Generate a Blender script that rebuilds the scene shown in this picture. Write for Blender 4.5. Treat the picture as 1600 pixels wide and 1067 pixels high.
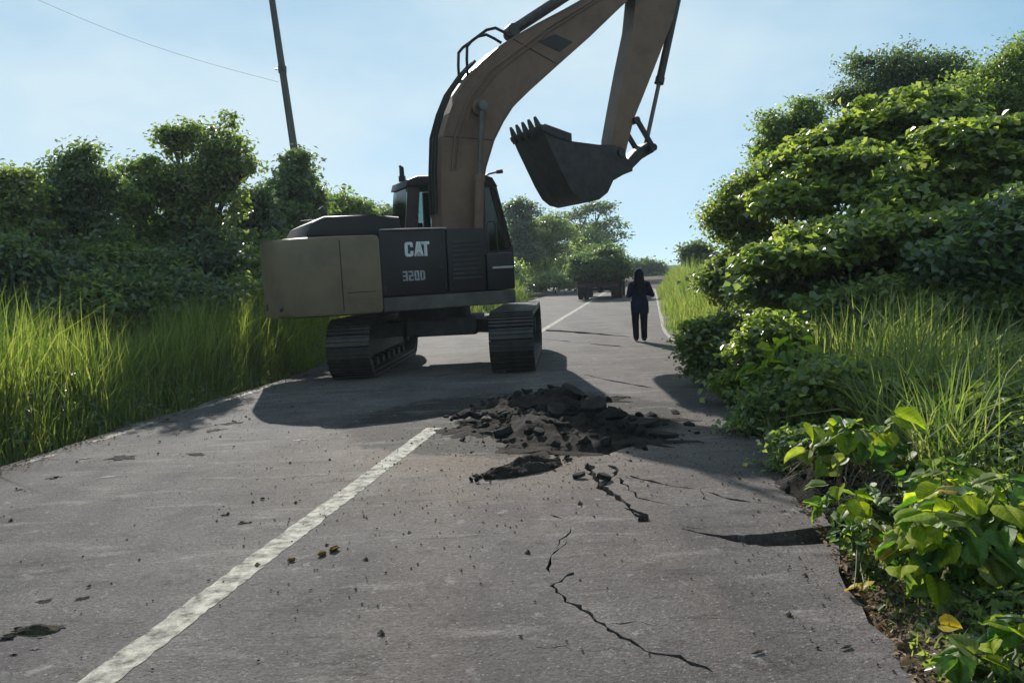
import bpy, bmesh, math, random
import numpy as np
from mathutils import Vector, Matrix, noise

for o in list(bpy.data.objects):
    bpy.data.objects.remove(o)
S = bpy.context.scene
C = S.collection
RNG = np.random.default_rng(7)
random.seed(7)
R = math.radians

# ------------------------------------------------------------------ camera
F, CAM_H, ROLL, PITCH = 1250.0, 1.6, R(2.5), R(4.98)
_f = Vector((0, math.cos(PITCH), -math.sin(PITCH)))
_u0 = Vector((0, math.sin(PITCH), math.cos(PITCH)))
_r = math.cos(ROLL) * Vector((1, 0, 0)) - math.sin(ROLL) * _u0
_u = math.sin(ROLL) * Vector((1, 0, 0)) + math.cos(ROLL) * _u0
cam_d = bpy.data.cameras.new('camera')
cam_d.sensor_width = 36.0
cam_d.lens = 36.0 * F / 1600.0
cam_d.clip_end = 3000
cam = bpy.data.objects.new('camera', cam_d)
C.objects.link(cam)
cam.matrix_world = Matrix(((_r.x, _u.x, -_f.x, 0), (_r.y, _u.y, -_f.y, 0), (_r.z, _u.z, -_f.z, CAM_H), (0, 0, 0, 1)))
S.camera = cam


def ray(px, py):
    return _f + (px - 800) / F * _r - (py - 533.5) / F * _u


def gnd(px, py, z=0.0):
    d = ray(px, py)
    return Vector((0, 0, CAM_H)) + d * ((z - CAM_H) / d.z)


def at(px, py, Y):
    d = ray(px, py)
    return Vector((0, 0, CAM_H)) + d * (Y / d.y)


# ------------------------------------------------------------------ world, sun, exposure
SUN_EL = R(30)
SUN_DIR = Vector((-0.235, 0.97, 0)).normalized()          # towards the sun, in plan
SKY_ROT = math.atan2(SUN_DIR.x, SUN_DIR.y)
world = bpy.data.worlds.new('World')
S.world = world
world.use_nodes = True
wn, wl = world.node_tree.nodes, world.node_tree.links
bg = wn['Background']
sky = wn.new('ShaderNodeTexSky')
sky.sky_type = 'NISHITA'
sky.sun_disc = False
sky.sun_elevation = SUN_EL
sky.sun_rotation = SKY_ROT
sky.altitude = 3000
sky.air_density = 0.85
sky.dust_density = 0.1
sky.ozone_density = 2.0
tc = wn.new('ShaderNodeTexCoord')
mp = wn.new('ShaderNodeMapping')
mp.inputs['Scale'].default_value = (1.0, 1.0, 2.4)
mp.inputs['Location'].default_value = (0.35, 0.0, 0.0)
nz = wn.new('ShaderNodeTexNoise')
nz.inputs['Scale'].default_value = 1.5
nz.inputs['Detail'].default_value = 7
nz.inputs['Roughness'].default_value = 0.55
rp = wn.new('ShaderNodeValToRGB')
rp.color_ramp.elements[0].position = 0.38
rp.color_ramp.elements[0].color = (0.0, 0.0, 0.0, 1)
rp.color_ramp.elements[1].position = 0.66
rp.color_ramp.elements[1].color = (0.9, 0.9, 0.9, 1)
mx = wn.new('ShaderNodeMix')
mx.data_type = 'RGBA'
mx.inputs[7].default_value = (5.9, 7.3, 8.1, 1)         # thin high cloud, lit
wl.new(tc.outputs['Generated'], mp.inputs['Vector'])
wl.new(mp.outputs['Vector'], nz.inputs['Vector'])
wl.new(nz.outputs['Fac'], rp.inputs['Fac'])
wl.new(rp.outputs['Color'], mx.inputs[0])
veil = wn.new('ShaderNodeMix')                           # even thin veil over the whole sky
veil.data_type = 'RGBA'
veil.inputs[0].default_value = 0.58
veil.inputs[7].default_value = (3.1, 5.9, 7.5, 1)
wl.new(sky.outputs['Color'], veil.inputs[6])
wl.new(veil.outputs[2], mx.inputs[6])
wl.new(mx.outputs[2], bg.inputs['Color'])
bg.inputs['Strength'].default_value = 0.074

sun_d = bpy.data.lights.new('sun', 'SUN')
sun_d.energy = 5.0
sun_d.angle = R(0.5)
sun_d.color = (1.0, 0.95, 0.86)
sun = bpy.data.objects.new('sun', sun_d)
C.objects.link(sun)
_sd = Vector((SUN_DIR.x * math.cos(SUN_EL), SUN_DIR.y * math.cos(SUN_EL), math.sin(SUN_EL)))
sun.rotation_euler = _sd.to_track_quat('Z', 'Y').to_euler()
sun.location = (0, 0, 30)
vs = S.view_settings
vs.view_transform = 'Standard'
vs.look = 'None'
vs.gamma = 1
vs.use_curve_mapping = False
vs.exposure = 0.6
S.render.engine = 'CYCLES'
S.cycles.use_denoising = True
S.cycles.max_bounces = 6
HAZE = 0.00045
S.cycles.transparent_max_bounces = 8


# ------------------------------------------------------------------ helpers
def tag(o, label=None, cat=None, group=None, kind=None):
    if label: o['label'] = label
    if cat: o['category'] = cat
    if group: o['group'] = group
    if kind: o['kind'] = kind
    return o


def link(name, me, mat=None, parent=None):
    o = bpy.data.objects.new(name, me)
    C.objects.link(o)
    if mat is not None and me is not None:
        if not me.materials: me.materials.append(mat)
    if parent is not None: o.parent = parent
    return o


def empty(name, loc, rz=0.0):
    o = bpy.data.objects.new(name, None)
    o.empty_display_size = 0.2
    C.objects.link(o)
    o.location = loc
    o.rotation_euler = (0, 0, rz)
    return o


def np_mesh(name, V, T=None, Q=None):
    """mesh from vertex array and triangle and/or quad index arrays"""
    me = bpy.data.meshes.new(name)
    V = np.asarray(V, np.float32)
    loops, starts, n = [], [], 0
    for A, k in ((T, 3), (Q, 4)):
        if A is None or len(A) == 0: continue
        A = np.asarray(A, np.int32)
        loops.append(A.ravel())
        starts.append(n + np.arange(len(A), dtype=np.int32) * k)
        n += A.size
    loops = np.concatenate(loops); starts = np.concatenate(starts)
    me.vertices.add(len(V)); me.vertices.foreach_set('co', V.ravel())
    me.loops.add(len(loops)); me.loops.foreach_set('vertex_index', loops)
    me.polygons.add(len(starts)); me.polygons.foreach_set('loop_start', starts)
    me.update(calc_edges=True)
    return me


class MB:
    """collects simple solids into one mesh"""
    def __init__(s): s.bm = bmesh.new()

    def box(s, x0, x1, y0, y1, z0, z1, bevel=0.0, M=None):
        r = bmesh.ops.create_cube(s.bm, size=1.0)
        vv = r['verts']
        for v in vv:
            v.co = Vector(((x0 + x1) / 2 + v.co.x * (x1 - x0), (y0 + y1) / 2 + v.co.y * (y1 - y0), (z0 + z1) / 2 + v.co.z * (z1 - z0)))
        if bevel:
            ee = list({e for v in vv for e in v.link_edges})
            g = bmesh.ops.bevel(s.bm, geom=ee, offset=bevel, segments=2, affect='EDGES', profile=0.5)
            vv = list({v for f in g['faces'] for v in f.verts} | {v for v in vv if v.is_valid})
        if M is not None:
            for v in vv: v.co = M @ v.co
        return s

    def tube(s, pts, rad, n=10, cap=True):
        pts = [Vector(p) for p in pts]
        if not hasattr(rad, '__len__'): rad = [rad] * len(pts)
        rings = []
        nrm = None
        for i, p in enumerate(pts):
            t = (pts[min(i + 1, len(pts) - 1)] - pts[max(i - 1, 0)]).normalized()
            if nrm is None:
                nrm = t.cross(Vector((0, 0, 1)))
                if nrm.length < 1e-3: nrm = t.cross(Vector((0, 1, 0)))
            nrm = (nrm - t * nrm.dot(t)).normalized()
            b = t.cross(nrm)
            rings.append([s.bm.verts.new(p + (nrm * math.cos(2 * math.pi * k / n) + b * math.sin(2 * math.pi * k / n)) * rad[i]) for k in range(n)])
        for a, b in zip(rings, rings[1:]):
            for k in range(n):
                s.bm.faces.new((a[k], a[(k + 1) % n], b[(k + 1) % n], b[k]))
        if cap:
            s.bm.faces.new(rings[0][::-1]); s.bm.faces.new(rings[-1])
        return s

    def prism(s, pts, y0, y1, bevel=0.0, axis='y'):
        """polygon in (x,z) extruded along y, or in (x,y) along z"""
        if axis == 'y':
            a = [s.bm.verts.new((p[0], y0, p[1])) for p in pts]; b = [s.bm.verts.new((p[0], y1, p[1])) for p in pts]
        else:
            a = [s.bm.verts.new((p[0], p[1], y0)) for p in pts]; b = [s.bm.verts.new((p[0], p[1], y1)) for p in pts]
        fa = s.bm.faces.new(a); fb = s.bm.faces.new(b[::-1])
        n = len(pts)
        for k in range(n):
            s.bm.faces.new((a[k], b[k], b[(k + 1) % n], a[(k + 1) % n]))
        if bevel:
            ee = list(fa.edges) + list(fb.edges)
            bmesh.ops.bevel(s.bm, geom=ee, offset=bevel, segments=2, affect='EDGES', profile=0.5)
        return s

    def ball(s, c, r, seg=10, sc=(1, 1, 1)):
        M = Matrix.Translation(c) @ Matrix.Diagonal((sc[0], sc[1], sc[2], 1))
        bmesh.ops.create_uvsphere(s.bm, u_segments=seg, v_segments=max(5, seg // 2), radius=r, matrix=M)
        return s

    def mesh(s, name, smooth=None):
        bmesh.ops.recalc_face_normals(s.bm, faces=s.bm.faces[:])
        if smooth is not None:
            for f in s.bm.faces: f.smooth = True
            for e in s.bm.edges:
                if len(e.link_faces) == 2 and e.calc_face_angle(0) > R(smooth): e.smooth = False
        me = bpy.data.meshes.new(name)
        s.bm.to_mesh(me); s.bm.free()
        return me

    def build(s, name, mat, parent=None, smooth=None):
        return link(name, s.mesh(name, smooth), mat, parent)


# ------------------------------------------------------------------ materials
def newmat(name):
    m = bpy.data.materials.new(name)
    m.use_nodes = True
    nt = m.node_tree
    return m, nt.nodes, nt.links, nt.nodes['Principled BSDF']


def paint(name, cols, rough=0.6, scale=3.0, spec=0.3, metal=0.0, bump=0.0, detail=6.0, pos=(0.35, 0.65), stretch=None):
    m, n, l, b = newmat(name)
    t = n.new('ShaderNodeTexCoord')
    no = n.new('ShaderNodeTexNoise')
    no.inputs['Scale'].default_value = scale
    no.inputs['Detail'].default_value = detail
    no.inputs['Roughness'].default_value = 0.65
    src = t.outputs['Object']
    if stretch:
        mpn = n.new('ShaderNodeMapping'); mpn.inputs['Scale'].default_value = stretch
        l.new(src, mpn.inputs['Vector']); src = mpn.outputs['Vector']
    l.new(src, no.inputs['Vector'])
    r = n.new('ShaderNodeValToRGB')
    el = r.color_ramp.elements
    el[0].position, el[1].position = pos
    el[0].color = (*cols[0], 1); el[1].color = (*cols[-1], 1)
    if len(cols) == 3:
        e = el.new(sum(pos) / 2); e.color = (*cols[1], 1)
    l.new(no.outputs['Fac'], r.inputs['Fac'])
    l.new(r.outputs['Color'], b.inputs['Base Color'])
    b.inputs['Roughness'].default_value = rough
    b.inputs['Specular IOR Level'].default_value = spec
    b.inputs['Metallic'].default_value = metal
    if bump:
        bp = n.new('ShaderNodeBump'); bp.inputs['Strength'].default_value = bump; bp.inputs['Distance'].default_value = 0.02
        n2 = n.new('ShaderNodeTexNoise'); n2.inputs['Scale'].default_value = scale * 9; n2.inputs['Detail'].default_value = 4
        l.new(src, n2.inputs['Vector']); l.new(n2.outputs['Fac'], bp.inputs['Height']); l.new(bp.outputs['Normal'], b.inputs['Normal'])
    return m


def leafmat(name, cols, trans=0.42, tcol=None, rough=0.5, by_object=False, spec=0.25, tgain=(1.25, 1.3, 0.45)):
    """leaf: two-sided, partly translucent, one tint per leaf"""
    m, n, l, b = newmat(name)
    out = n['Material Output']
    mott = None
    if by_object:
        rnd = n.new('ShaderNodeObjectInfo').outputs['Random']
        t_ = n.new('ShaderNodeTexCoord'); sx_ = n.new('ShaderNodeSeparateXYZ'); l.new(t_.outputs['Object'], sx_.inputs[0])
        ab_ = n.new('ShaderNodeMath'); ab_.operation = 'ABSOLUTE'; l.new(sx_.outputs['X'], ab_.inputs[0])
        # side veins: stripes running out and forward from the midrib
        v1 = n.new('ShaderNodeMath'); v1.operation = 'MULTIPLY_ADD'; v1.inputs[1].default_value = -0.8
        l.new(ab_.outputs[0], v1.inputs[0]); l.new(sx_.outputs['Y'], v1.inputs[2])
        v2 = n.new('ShaderNodeMath'); v2.operation = 'PINGPONG'; v2.inputs[1].default_value = 0.085; l.new(v1.outputs[0], v2.inputs[0])
        v3 = n.new('ShaderNodeMapRange'); v3.inputs['From Min'].default_value = 0.016; v3.inputs['From Max'].default_value = 0.004; l.new(v2.outputs[0], v3.inputs['Value'])
        v4 = n.new('ShaderNodeMapRange'); v4.inputs['From Min'].default_value = 0.028; v4.inputs['From Max'].default_value = 0.010; l.new(ab_.outputs[0], v4.inputs['Value'])
        v5 = n.new('ShaderNodeMath'); v5.operation = 'MAXIMUM'; l.new(v3.outputs[0], v5.inputs[0]); l.new(v4.outputs[0], v5.inputs[1])
        no_ = n.new('ShaderNodeTexNoise'); no_.inputs['Scale'].default_value = 4.0; no_.inputs['Detail'].default_value = 5; l.new(t_.outputs['Object'], no_.inputs['Vector'])
        v6 = n.new('ShaderNodeMapRange'); v6.inputs['From Min'].default_value = 0.3; v6.inputs['From Max'].default_value = 0.7; v6.inputs['To Min'].default_value = 0.62; v6.inputs['To Max'].default_value = 1.15; l.new(no_.outputs['Fac'], v6.inputs['Value'])
        v7 = n.new('ShaderNodeMath'); v7.operation = 'MULTIPLY_ADD'; v7.inputs[1].default_value = 0.45; l.new(v5.outputs[0], v7.inputs[0]); l.new(v6.outputs[0], v7.inputs[2])
        mott = v7.outputs[0]
    else:
        rnd = n.new('ShaderNodeNewGeometry').outputs['Random Per Island']
    r = n.new('ShaderNodeValToRGB')
    el = r.color_ramp.elements
    el[0].color = (*cols[0], 1); el[1].color = (*cols[-1], 1)
    for i, c in enumerate(cols[1:-1]):
        e = el.new((i + 1) / (len(cols) - 1)); e.color = (*c, 1)
    l.new(rnd, r.inputs['Fac'])
    colr = r.outputs['Color']
    if mott is not None:
        mq = n.new('ShaderNodeVectorMath'); mq.operation = 'SCALE'; l.new(colr, mq.inputs[0]); l.new(mott, mq.inputs['Scale']); colr = mq.outputs[0]
    l.new(colr, b.inputs['Base Color'])
    b.inputs['Roughness'].default_value = rough
    b.inputs['Specular IOR Level'].default_value = spec
    tr = n.new('ShaderNodeBsdfTranslucent')
    mul = n.new('ShaderNodeMix'); mul.data_type = 'RGBA'; mul.blend_type = 'MULTIPLY'
    mul.inputs[0].default_value = 1.0
    l.new(colr, mul.inputs[6])
    mul.inputs[7].default_value = (tgain[0] * 1.9, tgain[1] * 1.9, tgain[2] * 1.9, 1)
    l.new(mul.outputs[2], tr.inputs['Color'])
    ms = n.new('ShaderNodeMixShader'); ms.inputs[0].default_value = trans
    l.new(b.outputs['BSDF'], ms.inputs[1]); l.new(tr.outputs['BSDF'], ms.inputs[2])
    l.new(ms.outputs[0], out.inputs['Surface'])
    return m


def glass_mat(name, tint, gloss=0.12):
    m, n, l, b = newmat(name)
    n.remove(b)
    t = n.new('ShaderNodeBsdfTransparent'); t.inputs['Color'].default_value = (*tint, 1)
    g = n.new('ShaderNodeBsdfGlossy'); g.inputs['Roughness'].default_value = 0.08
    fr = n.new('ShaderNodeFresnel'); fr.inputs['IOR'].default_value = 1.45
    ms = n.new('ShaderNodeMixShader')
    l.new(fr.outputs[0], ms.inputs[0]); l.new(t.outputs[0], ms.inputs[1]); l.new(g.outputs[0], ms.inputs[2])
    l.new(ms.outputs[0], n['Material Output'].inputs['Surface'])
    return m


def asphalt_mat():
    m, n, l, b = newmat('asphalt')
    t = n.new('ShaderNodeTexCoord')
    O = t.outputs['Object']

    def nz(scale, det, rough=0.6, vec=O):
        x = n.new('ShaderNodeTexNoise'); x.inputs['Scale'].default_value = scale; x.inputs['Detail'].default_value = det
        x.inputs['Roughness'].default_value = rough
        l.new(vec, x.inputs['Vector']); return x.outputs['Fac']

    def ramp(v, p0, c0, p1, c1):
        x = n.new('ShaderNodeValToRGB'); e = x.color_ramp.elements
        e[0].position, e[1].position = p0, p1
        e[0].color = (*c0, 1); e[1].color = (*c1, 1)
        l.new(v, x.inputs['Fac']); return x.outputs['Color']

    def mix(a, bb, fac, mode='MIX'):
        x = n.new('ShaderNodeMix'); x.data_type = 'RGBA'; x.blend_type = mode
        if isinstance(fac, float): x.inputs[0].default_value = fac
        else: l.new(fac, x.inputs[0])
        for i, v in ((6, a), (7, bb)):
            if isinstance(v, tuple): x.inputs[i].default_value = (*v, 1)
            else: l.new(v, x.inputs[i])
        return x.outputs[2]
    base = ramp(nz(0.8, 6, 0.65), 0.38, (0.066, 0.058, 0.059), 0.62, (0.118, 0.108, 0.104))
    # wheel-polished and dusty streaks along the road
    mpn = n.new('ShaderNodeMapping'); mpn.inputs['Rotation'].default_value = (0, 0, R(9.95)); mpn.inputs['Scale'].default_value = (1.1, 0.10, 1)
    l.new(O, mpn.inputs['Vector'])
    streak = ramp(nz(1.3, 3, 0.5, mpn.outputs['Vector']), 0.45, (0, 0, 0), 0.75, (0.5, 0.5, 0.5))
    base = mix(base, (0.148, 0.130, 0.112), streak)
    # brown soil dust
    dust = ramp(nz(0.33, 5, 0.7), 0.55, (0, 0, 0), 0.8, (0.55, 0.55, 0.55))
    base = mix(base, (0.15, 0.113, 0.08), dust)
    # brown dirt spilt round the dig
    dv = n.new('ShaderNodeVectorMath'); dv.operation = 'DISTANCE'; dv.inputs[1].default_value = (-0.3, 7.4, 0); l.new(O, dv.inputs[0])
    dm = n.new('ShaderNodeMapRange'); dm.inputs['From Min'].default_value = 2.6; dm.inputs['From Max'].default_value = 0.4; l.new(dv.outputs['Value'], dm.inputs['Value'])
    mm = n.new('ShaderNodeMath'); mm.operation = 'MULTIPLY'; l.new(dm.outputs[0], mm.inputs[0]); l.new(nz(2.4, 5, 0.7), mm.inputs[1])
    base = mix(base, (0.185, 0.132, 0.085), mm.outputs[0])
    # darkened round the heap: machine and boom shadow painted in, with spread soil
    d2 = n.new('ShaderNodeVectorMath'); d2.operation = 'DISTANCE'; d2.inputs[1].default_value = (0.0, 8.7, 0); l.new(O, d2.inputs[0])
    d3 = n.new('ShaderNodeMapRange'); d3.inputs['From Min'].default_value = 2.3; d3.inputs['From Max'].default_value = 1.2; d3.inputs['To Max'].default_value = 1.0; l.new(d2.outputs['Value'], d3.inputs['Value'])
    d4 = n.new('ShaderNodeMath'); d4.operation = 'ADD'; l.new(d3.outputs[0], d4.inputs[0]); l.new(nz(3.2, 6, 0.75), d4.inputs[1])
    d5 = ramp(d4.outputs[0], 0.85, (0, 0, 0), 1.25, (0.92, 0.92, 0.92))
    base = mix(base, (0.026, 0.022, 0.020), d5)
    # smears dragged across the lane and pale scuffs
    mp3 = n.new('ShaderNodeMapping'); mp3.inputs['Rotation'].default_value = (0, 0, R(8)); mp3.inputs['Scale'].default_value = (0.7, 3.2, 1); l.new(O, mp3.inputs['Vector'])
    base = mix(base, (0.040, 0.037, 0.036), ramp(nz(1.9, 6, 0.75, mp3.outputs['Vector']), 0.55, (0, 0, 0), 0.66, (0.72, 0.72, 0.72)))
    mp4 = n.new('ShaderNodeMapping'); mp4.inputs['Location'].default_value = (7, 3, 0); mp4.inputs['Rotation'].default_value = (0, 0, R(-4)); mp4.inputs['Scale'].default_value = (0.6, 2.4, 1); l.new(O, mp4.inputs['Vector'])
    base = mix(base, (0.24, 0.22, 0.20), ramp(nz(1.7, 6, 0.7, mp4.outputs['Vector']), 0.55, (0, 0, 0), 0.68, (0.55, 0.55, 0.55)))
    # warm brown tone of the near lane
    sep = n.new('ShaderNodeVectorMath'); sep.operation = 'DOT_PRODUCT'; sep.inputs[1].default_value = (math.cos(R(9.95)), -math.sin(R(9.95)), 0); l.new(O, sep.inputs[0])
    wr = n.new('ShaderNodeMapRange'); wr.inputs['From Min'].default_value = -3.2; wr.inputs['From Max'].default_value = -0.8; wr.inputs['To Max'].default_value = 0.4; l.new(sep.outputs['Value'], wr.inputs['Value'])
    base = mix(base, (1.10, 0.97, 0.90), wr.outputs[0], 'MULTIPLY')
    # stone speckle
    vor = n.new('ShaderNodeTexVoronoi'); vor.inputs['Scale'].default_value = 62; l.new(O, vor.inputs['Vector'])
    sc_ = n.new('ShaderNodeSeparateColor'); l.new(vor.outputs['Color'], sc_.inputs[0])
    spk = ramp(sc_.outputs[0], 0.0, (0.58, 0.57, 0.57), 1.0, (1.42, 1.40, 1.38))
    base = mix(base, spk, 0.42, 'MULTIPLY')
    vo2 = n.new('ShaderNodeTexVoronoi'); vo2.inputs['Scale'].default_value = 115; l.new(O, vo2.inputs['Vector'])
    sc2 = n.new('ShaderNodeSeparateColor'); l.new(vo2.outputs['Color'], sc2.inputs[0])
    grit = ramp(sc2.outputs[1], 0.965, (0, 0, 0), 0.99, (0.6, 0.6, 0.6))
    base = mix(base, (0.26, 0.24, 0.22), grit)
    pits = ramp(sc2.outputs[0], 0.02, (0.45, 0.45, 0.45), 0.07, (1, 1, 1))
    base = mix(base, pits, 0.9, 'MULTIPLY')
    fine = ramp(nz(38, 4, 0.7), 0.36, (0.55, 0.55, 0.55), 0.64, (1.4, 1.4, 1.4))
    base = mix(base, fine, 0.45, 'MULTIPLY')
    # dark tar and oil spots
    tar = ramp(nz(3.4, 8, 0.8), 0.56, (1, 1, 1), 0.66, (0.40, 0.40, 0.43))
    base = mix(base, tar, 0.8, 'MULTIPLY')
    pale = ramp(nz(6, 6, 0.7), 0.60, (0, 0, 0), 0.68, (0.5, 0.5, 0.5))
    base = mix(base, (0.3, 0.28, 0.26), pale)
    base = mix(base, (0.85, 0.855, 0.90), 1.0, 'MULTIPLY')
    l.new(base, b.inputs['Base Color'])
    b.inputs['Roughness'].default_value = 0.85
    b.inputs['Specular IOR Level'].default_value = 0.15
    bp = n.new('ShaderNodeBump'); bp.inputs['Strength'].default_value = 0.9; bp.inputs['Distance'].default_value = 0.012
    l.new(nz(60, 4, 0.7), bp.inputs['Height']); l.new(bp.outputs['Normal'], b.inputs['Normal'])
    return m


M = {}
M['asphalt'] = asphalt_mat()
M['line'] = paint('road_paint', [(0.075, 0.068, 0.062), (0.25, 0.23, 0.20), (0.40, 0.375, 0.32)], 0.85, 11.0, 0.15, pos=(0.36, 0.62), detail=10, bump=0.3)
M['line_old'] = paint('old_road_paint', [(0.12, 0.11, 0.10), (0.28, 0.26, 0.23)], 0.8, 4.0, 0.2)
M['soil'] = paint('soil', [(0.045, 0.032, 0.024), (0.085, 0.062, 0.045), (0.14, 0.10, 0.075)], 0.95, 3.5, 0.1, bump=0.8)
def ground_mat():
    m, n, l, b = newmat('verge_ground')
    t = n.new('ShaderNodeTexCoord'); d = n.new('ShaderNodeVectorMath'); d.operation = 'DOT_PRODUCT'
    d.inputs[1].default_value = (math.cos(R(9.95)), -math.sin(R(9.95)), 0)
    l.new(t.outputs['Object'], d.inputs[0])
    ad = n.new('ShaderNodeMath'); ad.operation = 'ADD'; ad.inputs[1].default_value = 2.5; l.new(d.outputs['Value'], ad.inputs[0])
    ab = n.new('ShaderNodeMath'); ab.operation = 'ABSOLUTE'; l.new(ad.outputs[0], ab.inputs[0])
    mr = n.new('ShaderNodeMapRange'); mr.inputs['From Min'].default_value = 4.3; mr.inputs['From Max'].default_value = 5.4; l.new(ab.outputs[0], mr.inputs['Value'])
    no = n.new('ShaderNodeTexNoise'); no.inputs['Scale'].default_value = 3.0; no.inputs['Detail'].default_value = 8; l.new(t.outputs['Object'], no.inputs['Vector'])
    r1 = n.new('ShaderNodeValToRGB'); r2 = n.new('ShaderNodeValToRGB')
    for r_, a_, c_ in ((r1, (0.040, 0.029, 0.022), (0.115, 0.085, 0.065)), (r2, (0.014, 0.018, 0.007), (0.040, 0.046, 0.018))):
        r_.color_ramp.elements[0].position = 0.35; r_.color_ramp.elements[1].position = 0.68
        r_.color_ramp.elements[0].color = (*a_, 1); r_.color_ramp.elements[1].color = (*c_, 1); l.new(no.outputs['Fac'], r_.inputs['Fac'])
    mx_ = n.new('ShaderNodeMix'); mx_.data_type = 'RGBA'
    l.new(mr.outputs[0], mx_.inputs[0]); l.new(r1.outputs['Color'], mx_.inputs[6]); l.new(r2.outputs['Color'], mx_.inputs[7])
    l.new(mx_.outputs[2], b.inputs['Base Color']); b.inputs['Roughness'].default_value = 0.95; b.inputs['Specular IOR Level'].default_value = 0.1
    bp = n.new('ShaderNodeBump'); bp.inputs['Strength'].default_value = 0.9; bp.inputs['Distance'].default_value = 0.03
    n2 = n.new('ShaderNodeTexNoise'); n2.inputs['Scale'].default_value = 28; n2.inputs['Detail'].default_value = 5
    l.new(t.outputs['Object'], n2.inputs['Vector']); l.new(n2.outputs['Fac'], bp.inputs['Height']); l.new(bp.outputs['Normal'], b.inputs['Normal'])
    return m


M['ground'] = ground_mat()
M['dark_soil'] = paint('dark_soil', [(0.012, 0.010, 0.009), (0.034, 0.028, 0.024)], 0.95, 8.0, 0.1, bump=1.0)
M['smear'] = paint('dirt_smear', [(0.020, 0.019, 0.019), (0.050, 0.046, 0.044)], 0.95, 12.0, 0.1, bump=0.6)
M['chunk'] = paint('broken_asphalt', [(0.010, 0.009, 0.009), (0.030, 0.028, 0.027)], 0.9, 9.0, 0.15, bump=0.8)
M['clod'] = paint('clod', [(0.02, 0.018, 0.013), (0.06, 0.05, 0.03)], 0.95, 14.0, 0.1, bump=0.6)
M['brown_clod'] = paint('brown_clod', [(0.09, 0.05, 0.012), (0.20, 0.11, 0.025)], 0.95, 14.0, 0.1, bump=0.6)
M['yellow'] = paint('worn_yellow_paint', [(0.118, 0.092, 0.056), (0.148, 0.113, 0.067), (0.165, 0.125, 0.072)], 0.6, 1.9, 0.3)
M['boom'] = paint('weathered_boom_paint', [(0.108, 0.064, 0.044), (0.148, 0.086, 0.056), (0.172, 0.100, 0.060)], 0.55, 1.7, 0.3)
M['black'] = paint('black_panel_paint', [(0.004, 0.004, 0.006), (0.010, 0.009, 0.012)], 0.5, 2.0, 0.35)
M['deckgrey'] = paint('grimy_deck', [(0.05, 0.047, 0.045), (0.10, 0.09, 0.08)], 0.7, 3.0, 0.25)
M['steel'] = paint('dirty_steel', [(0.012, 0.011, 0.012), (0.036, 0.032, 0.030)], 0.6, 5.0, 0.4, bump=0.3)
M['shoe'] = paint('track_steel', [(0.016, 0.015, 0.014), (0.048, 0.043, 0.038)], 0.5, 6.0, 0.5, metal=0.3)
M['chrome'] = paint('chrome_rod', [(0.06, 0.055, 0.05), (0.12, 0.11, 0.10)], 0.45, 4.0, 0.5, metal=0.6)
M['rubber'] = paint('rubber', [(0.012, 0.012, 0.012), (0.025, 0.024, 0.023)], 0.8, 6.0, 0.2)
M['maroon'] = paint('cab_frame_paint', [(0.030, 0.018, 0.020), (0.055, 0.032, 0.032)], 0.5, 3.0, 0.3)
M['white'] = paint('white_lettering', [(0.42, 0.42, 0.42), (0.66, 0.66, 0.65)], 0.6, 9.0, 0.3)
M['grey_letter'] = paint('grey_lettering', [(0.20, 0.20, 0.21), (0.34, 0.34, 0.35)], 0.6, 9.0, 0.3)
M['pale'] = paint('pale_metal', [(0.25, 0.24, 0.22), (0.38, 0.36, 0.34)], 0.45, 5.0, 0.4)
M['amber'] = paint('red_lens', [(0.06, 0.018, 0.015), (0.11, 0.03, 0.025)], 0.3, 4.0, 0.5)
M['lamp'] = paint('dull_red_lens', [(0.05, 0.012, 0.010), (0.09, 0.02, 0.015)], 0.4, 4.0, 0.4)
M['glass'] = glass_mat('cab_glass', (0.62, 0.72, 0.70))
M['dark_glass'] = glass_mat('tinted_cab_glass', (0.10, 0.12, 0.13))
M['bark'] = paint('bark', [(0.05, 0.04, 0.032), (0.12, 0.10, 0.08)], 0.9, 6.0, 0.1, bump=0.8, stretch=(1, 1, 0.25))
M['pole'] = paint('weathered_pole', [(0.045, 0.045, 0.045), (0.085, 0.082, 0.078)], 0.85, 3.0, 0.1, stretch=(1, 1, 0.1))
M['navy'] = paint('navy_cloth', [(0.009, 0.010, 0.028), (0.020, 0.022, 0.050)], 0.9, 12.0, 0.1)
M['dark_cloth'] = paint('charcoal_cloth', [(0.008, 0.008, 0.013), (0.018, 0.018, 0.024)], 0.9, 12.0, 0.1)
M['skin'] = paint('skin', [(0.16, 0.085, 0.055), (0.20, 0.11, 0.07)], 0.55, 8.0, 0.3)
M['truck'] = paint('grimy_truck_paint', [(0.010, 0.011, 0.012), (0.026, 0.026, 0.026)], 0.7, 2.0, 0.25)
M['litter'] = leafmat('dry_leaf', [(0.06, 0.035, 0.02), (0.16, 0.10, 0.055), (0.28, 0.20, 0.12)], 0.15, rough=0.8, tgain=(1, 0.8, 0.5))
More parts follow.
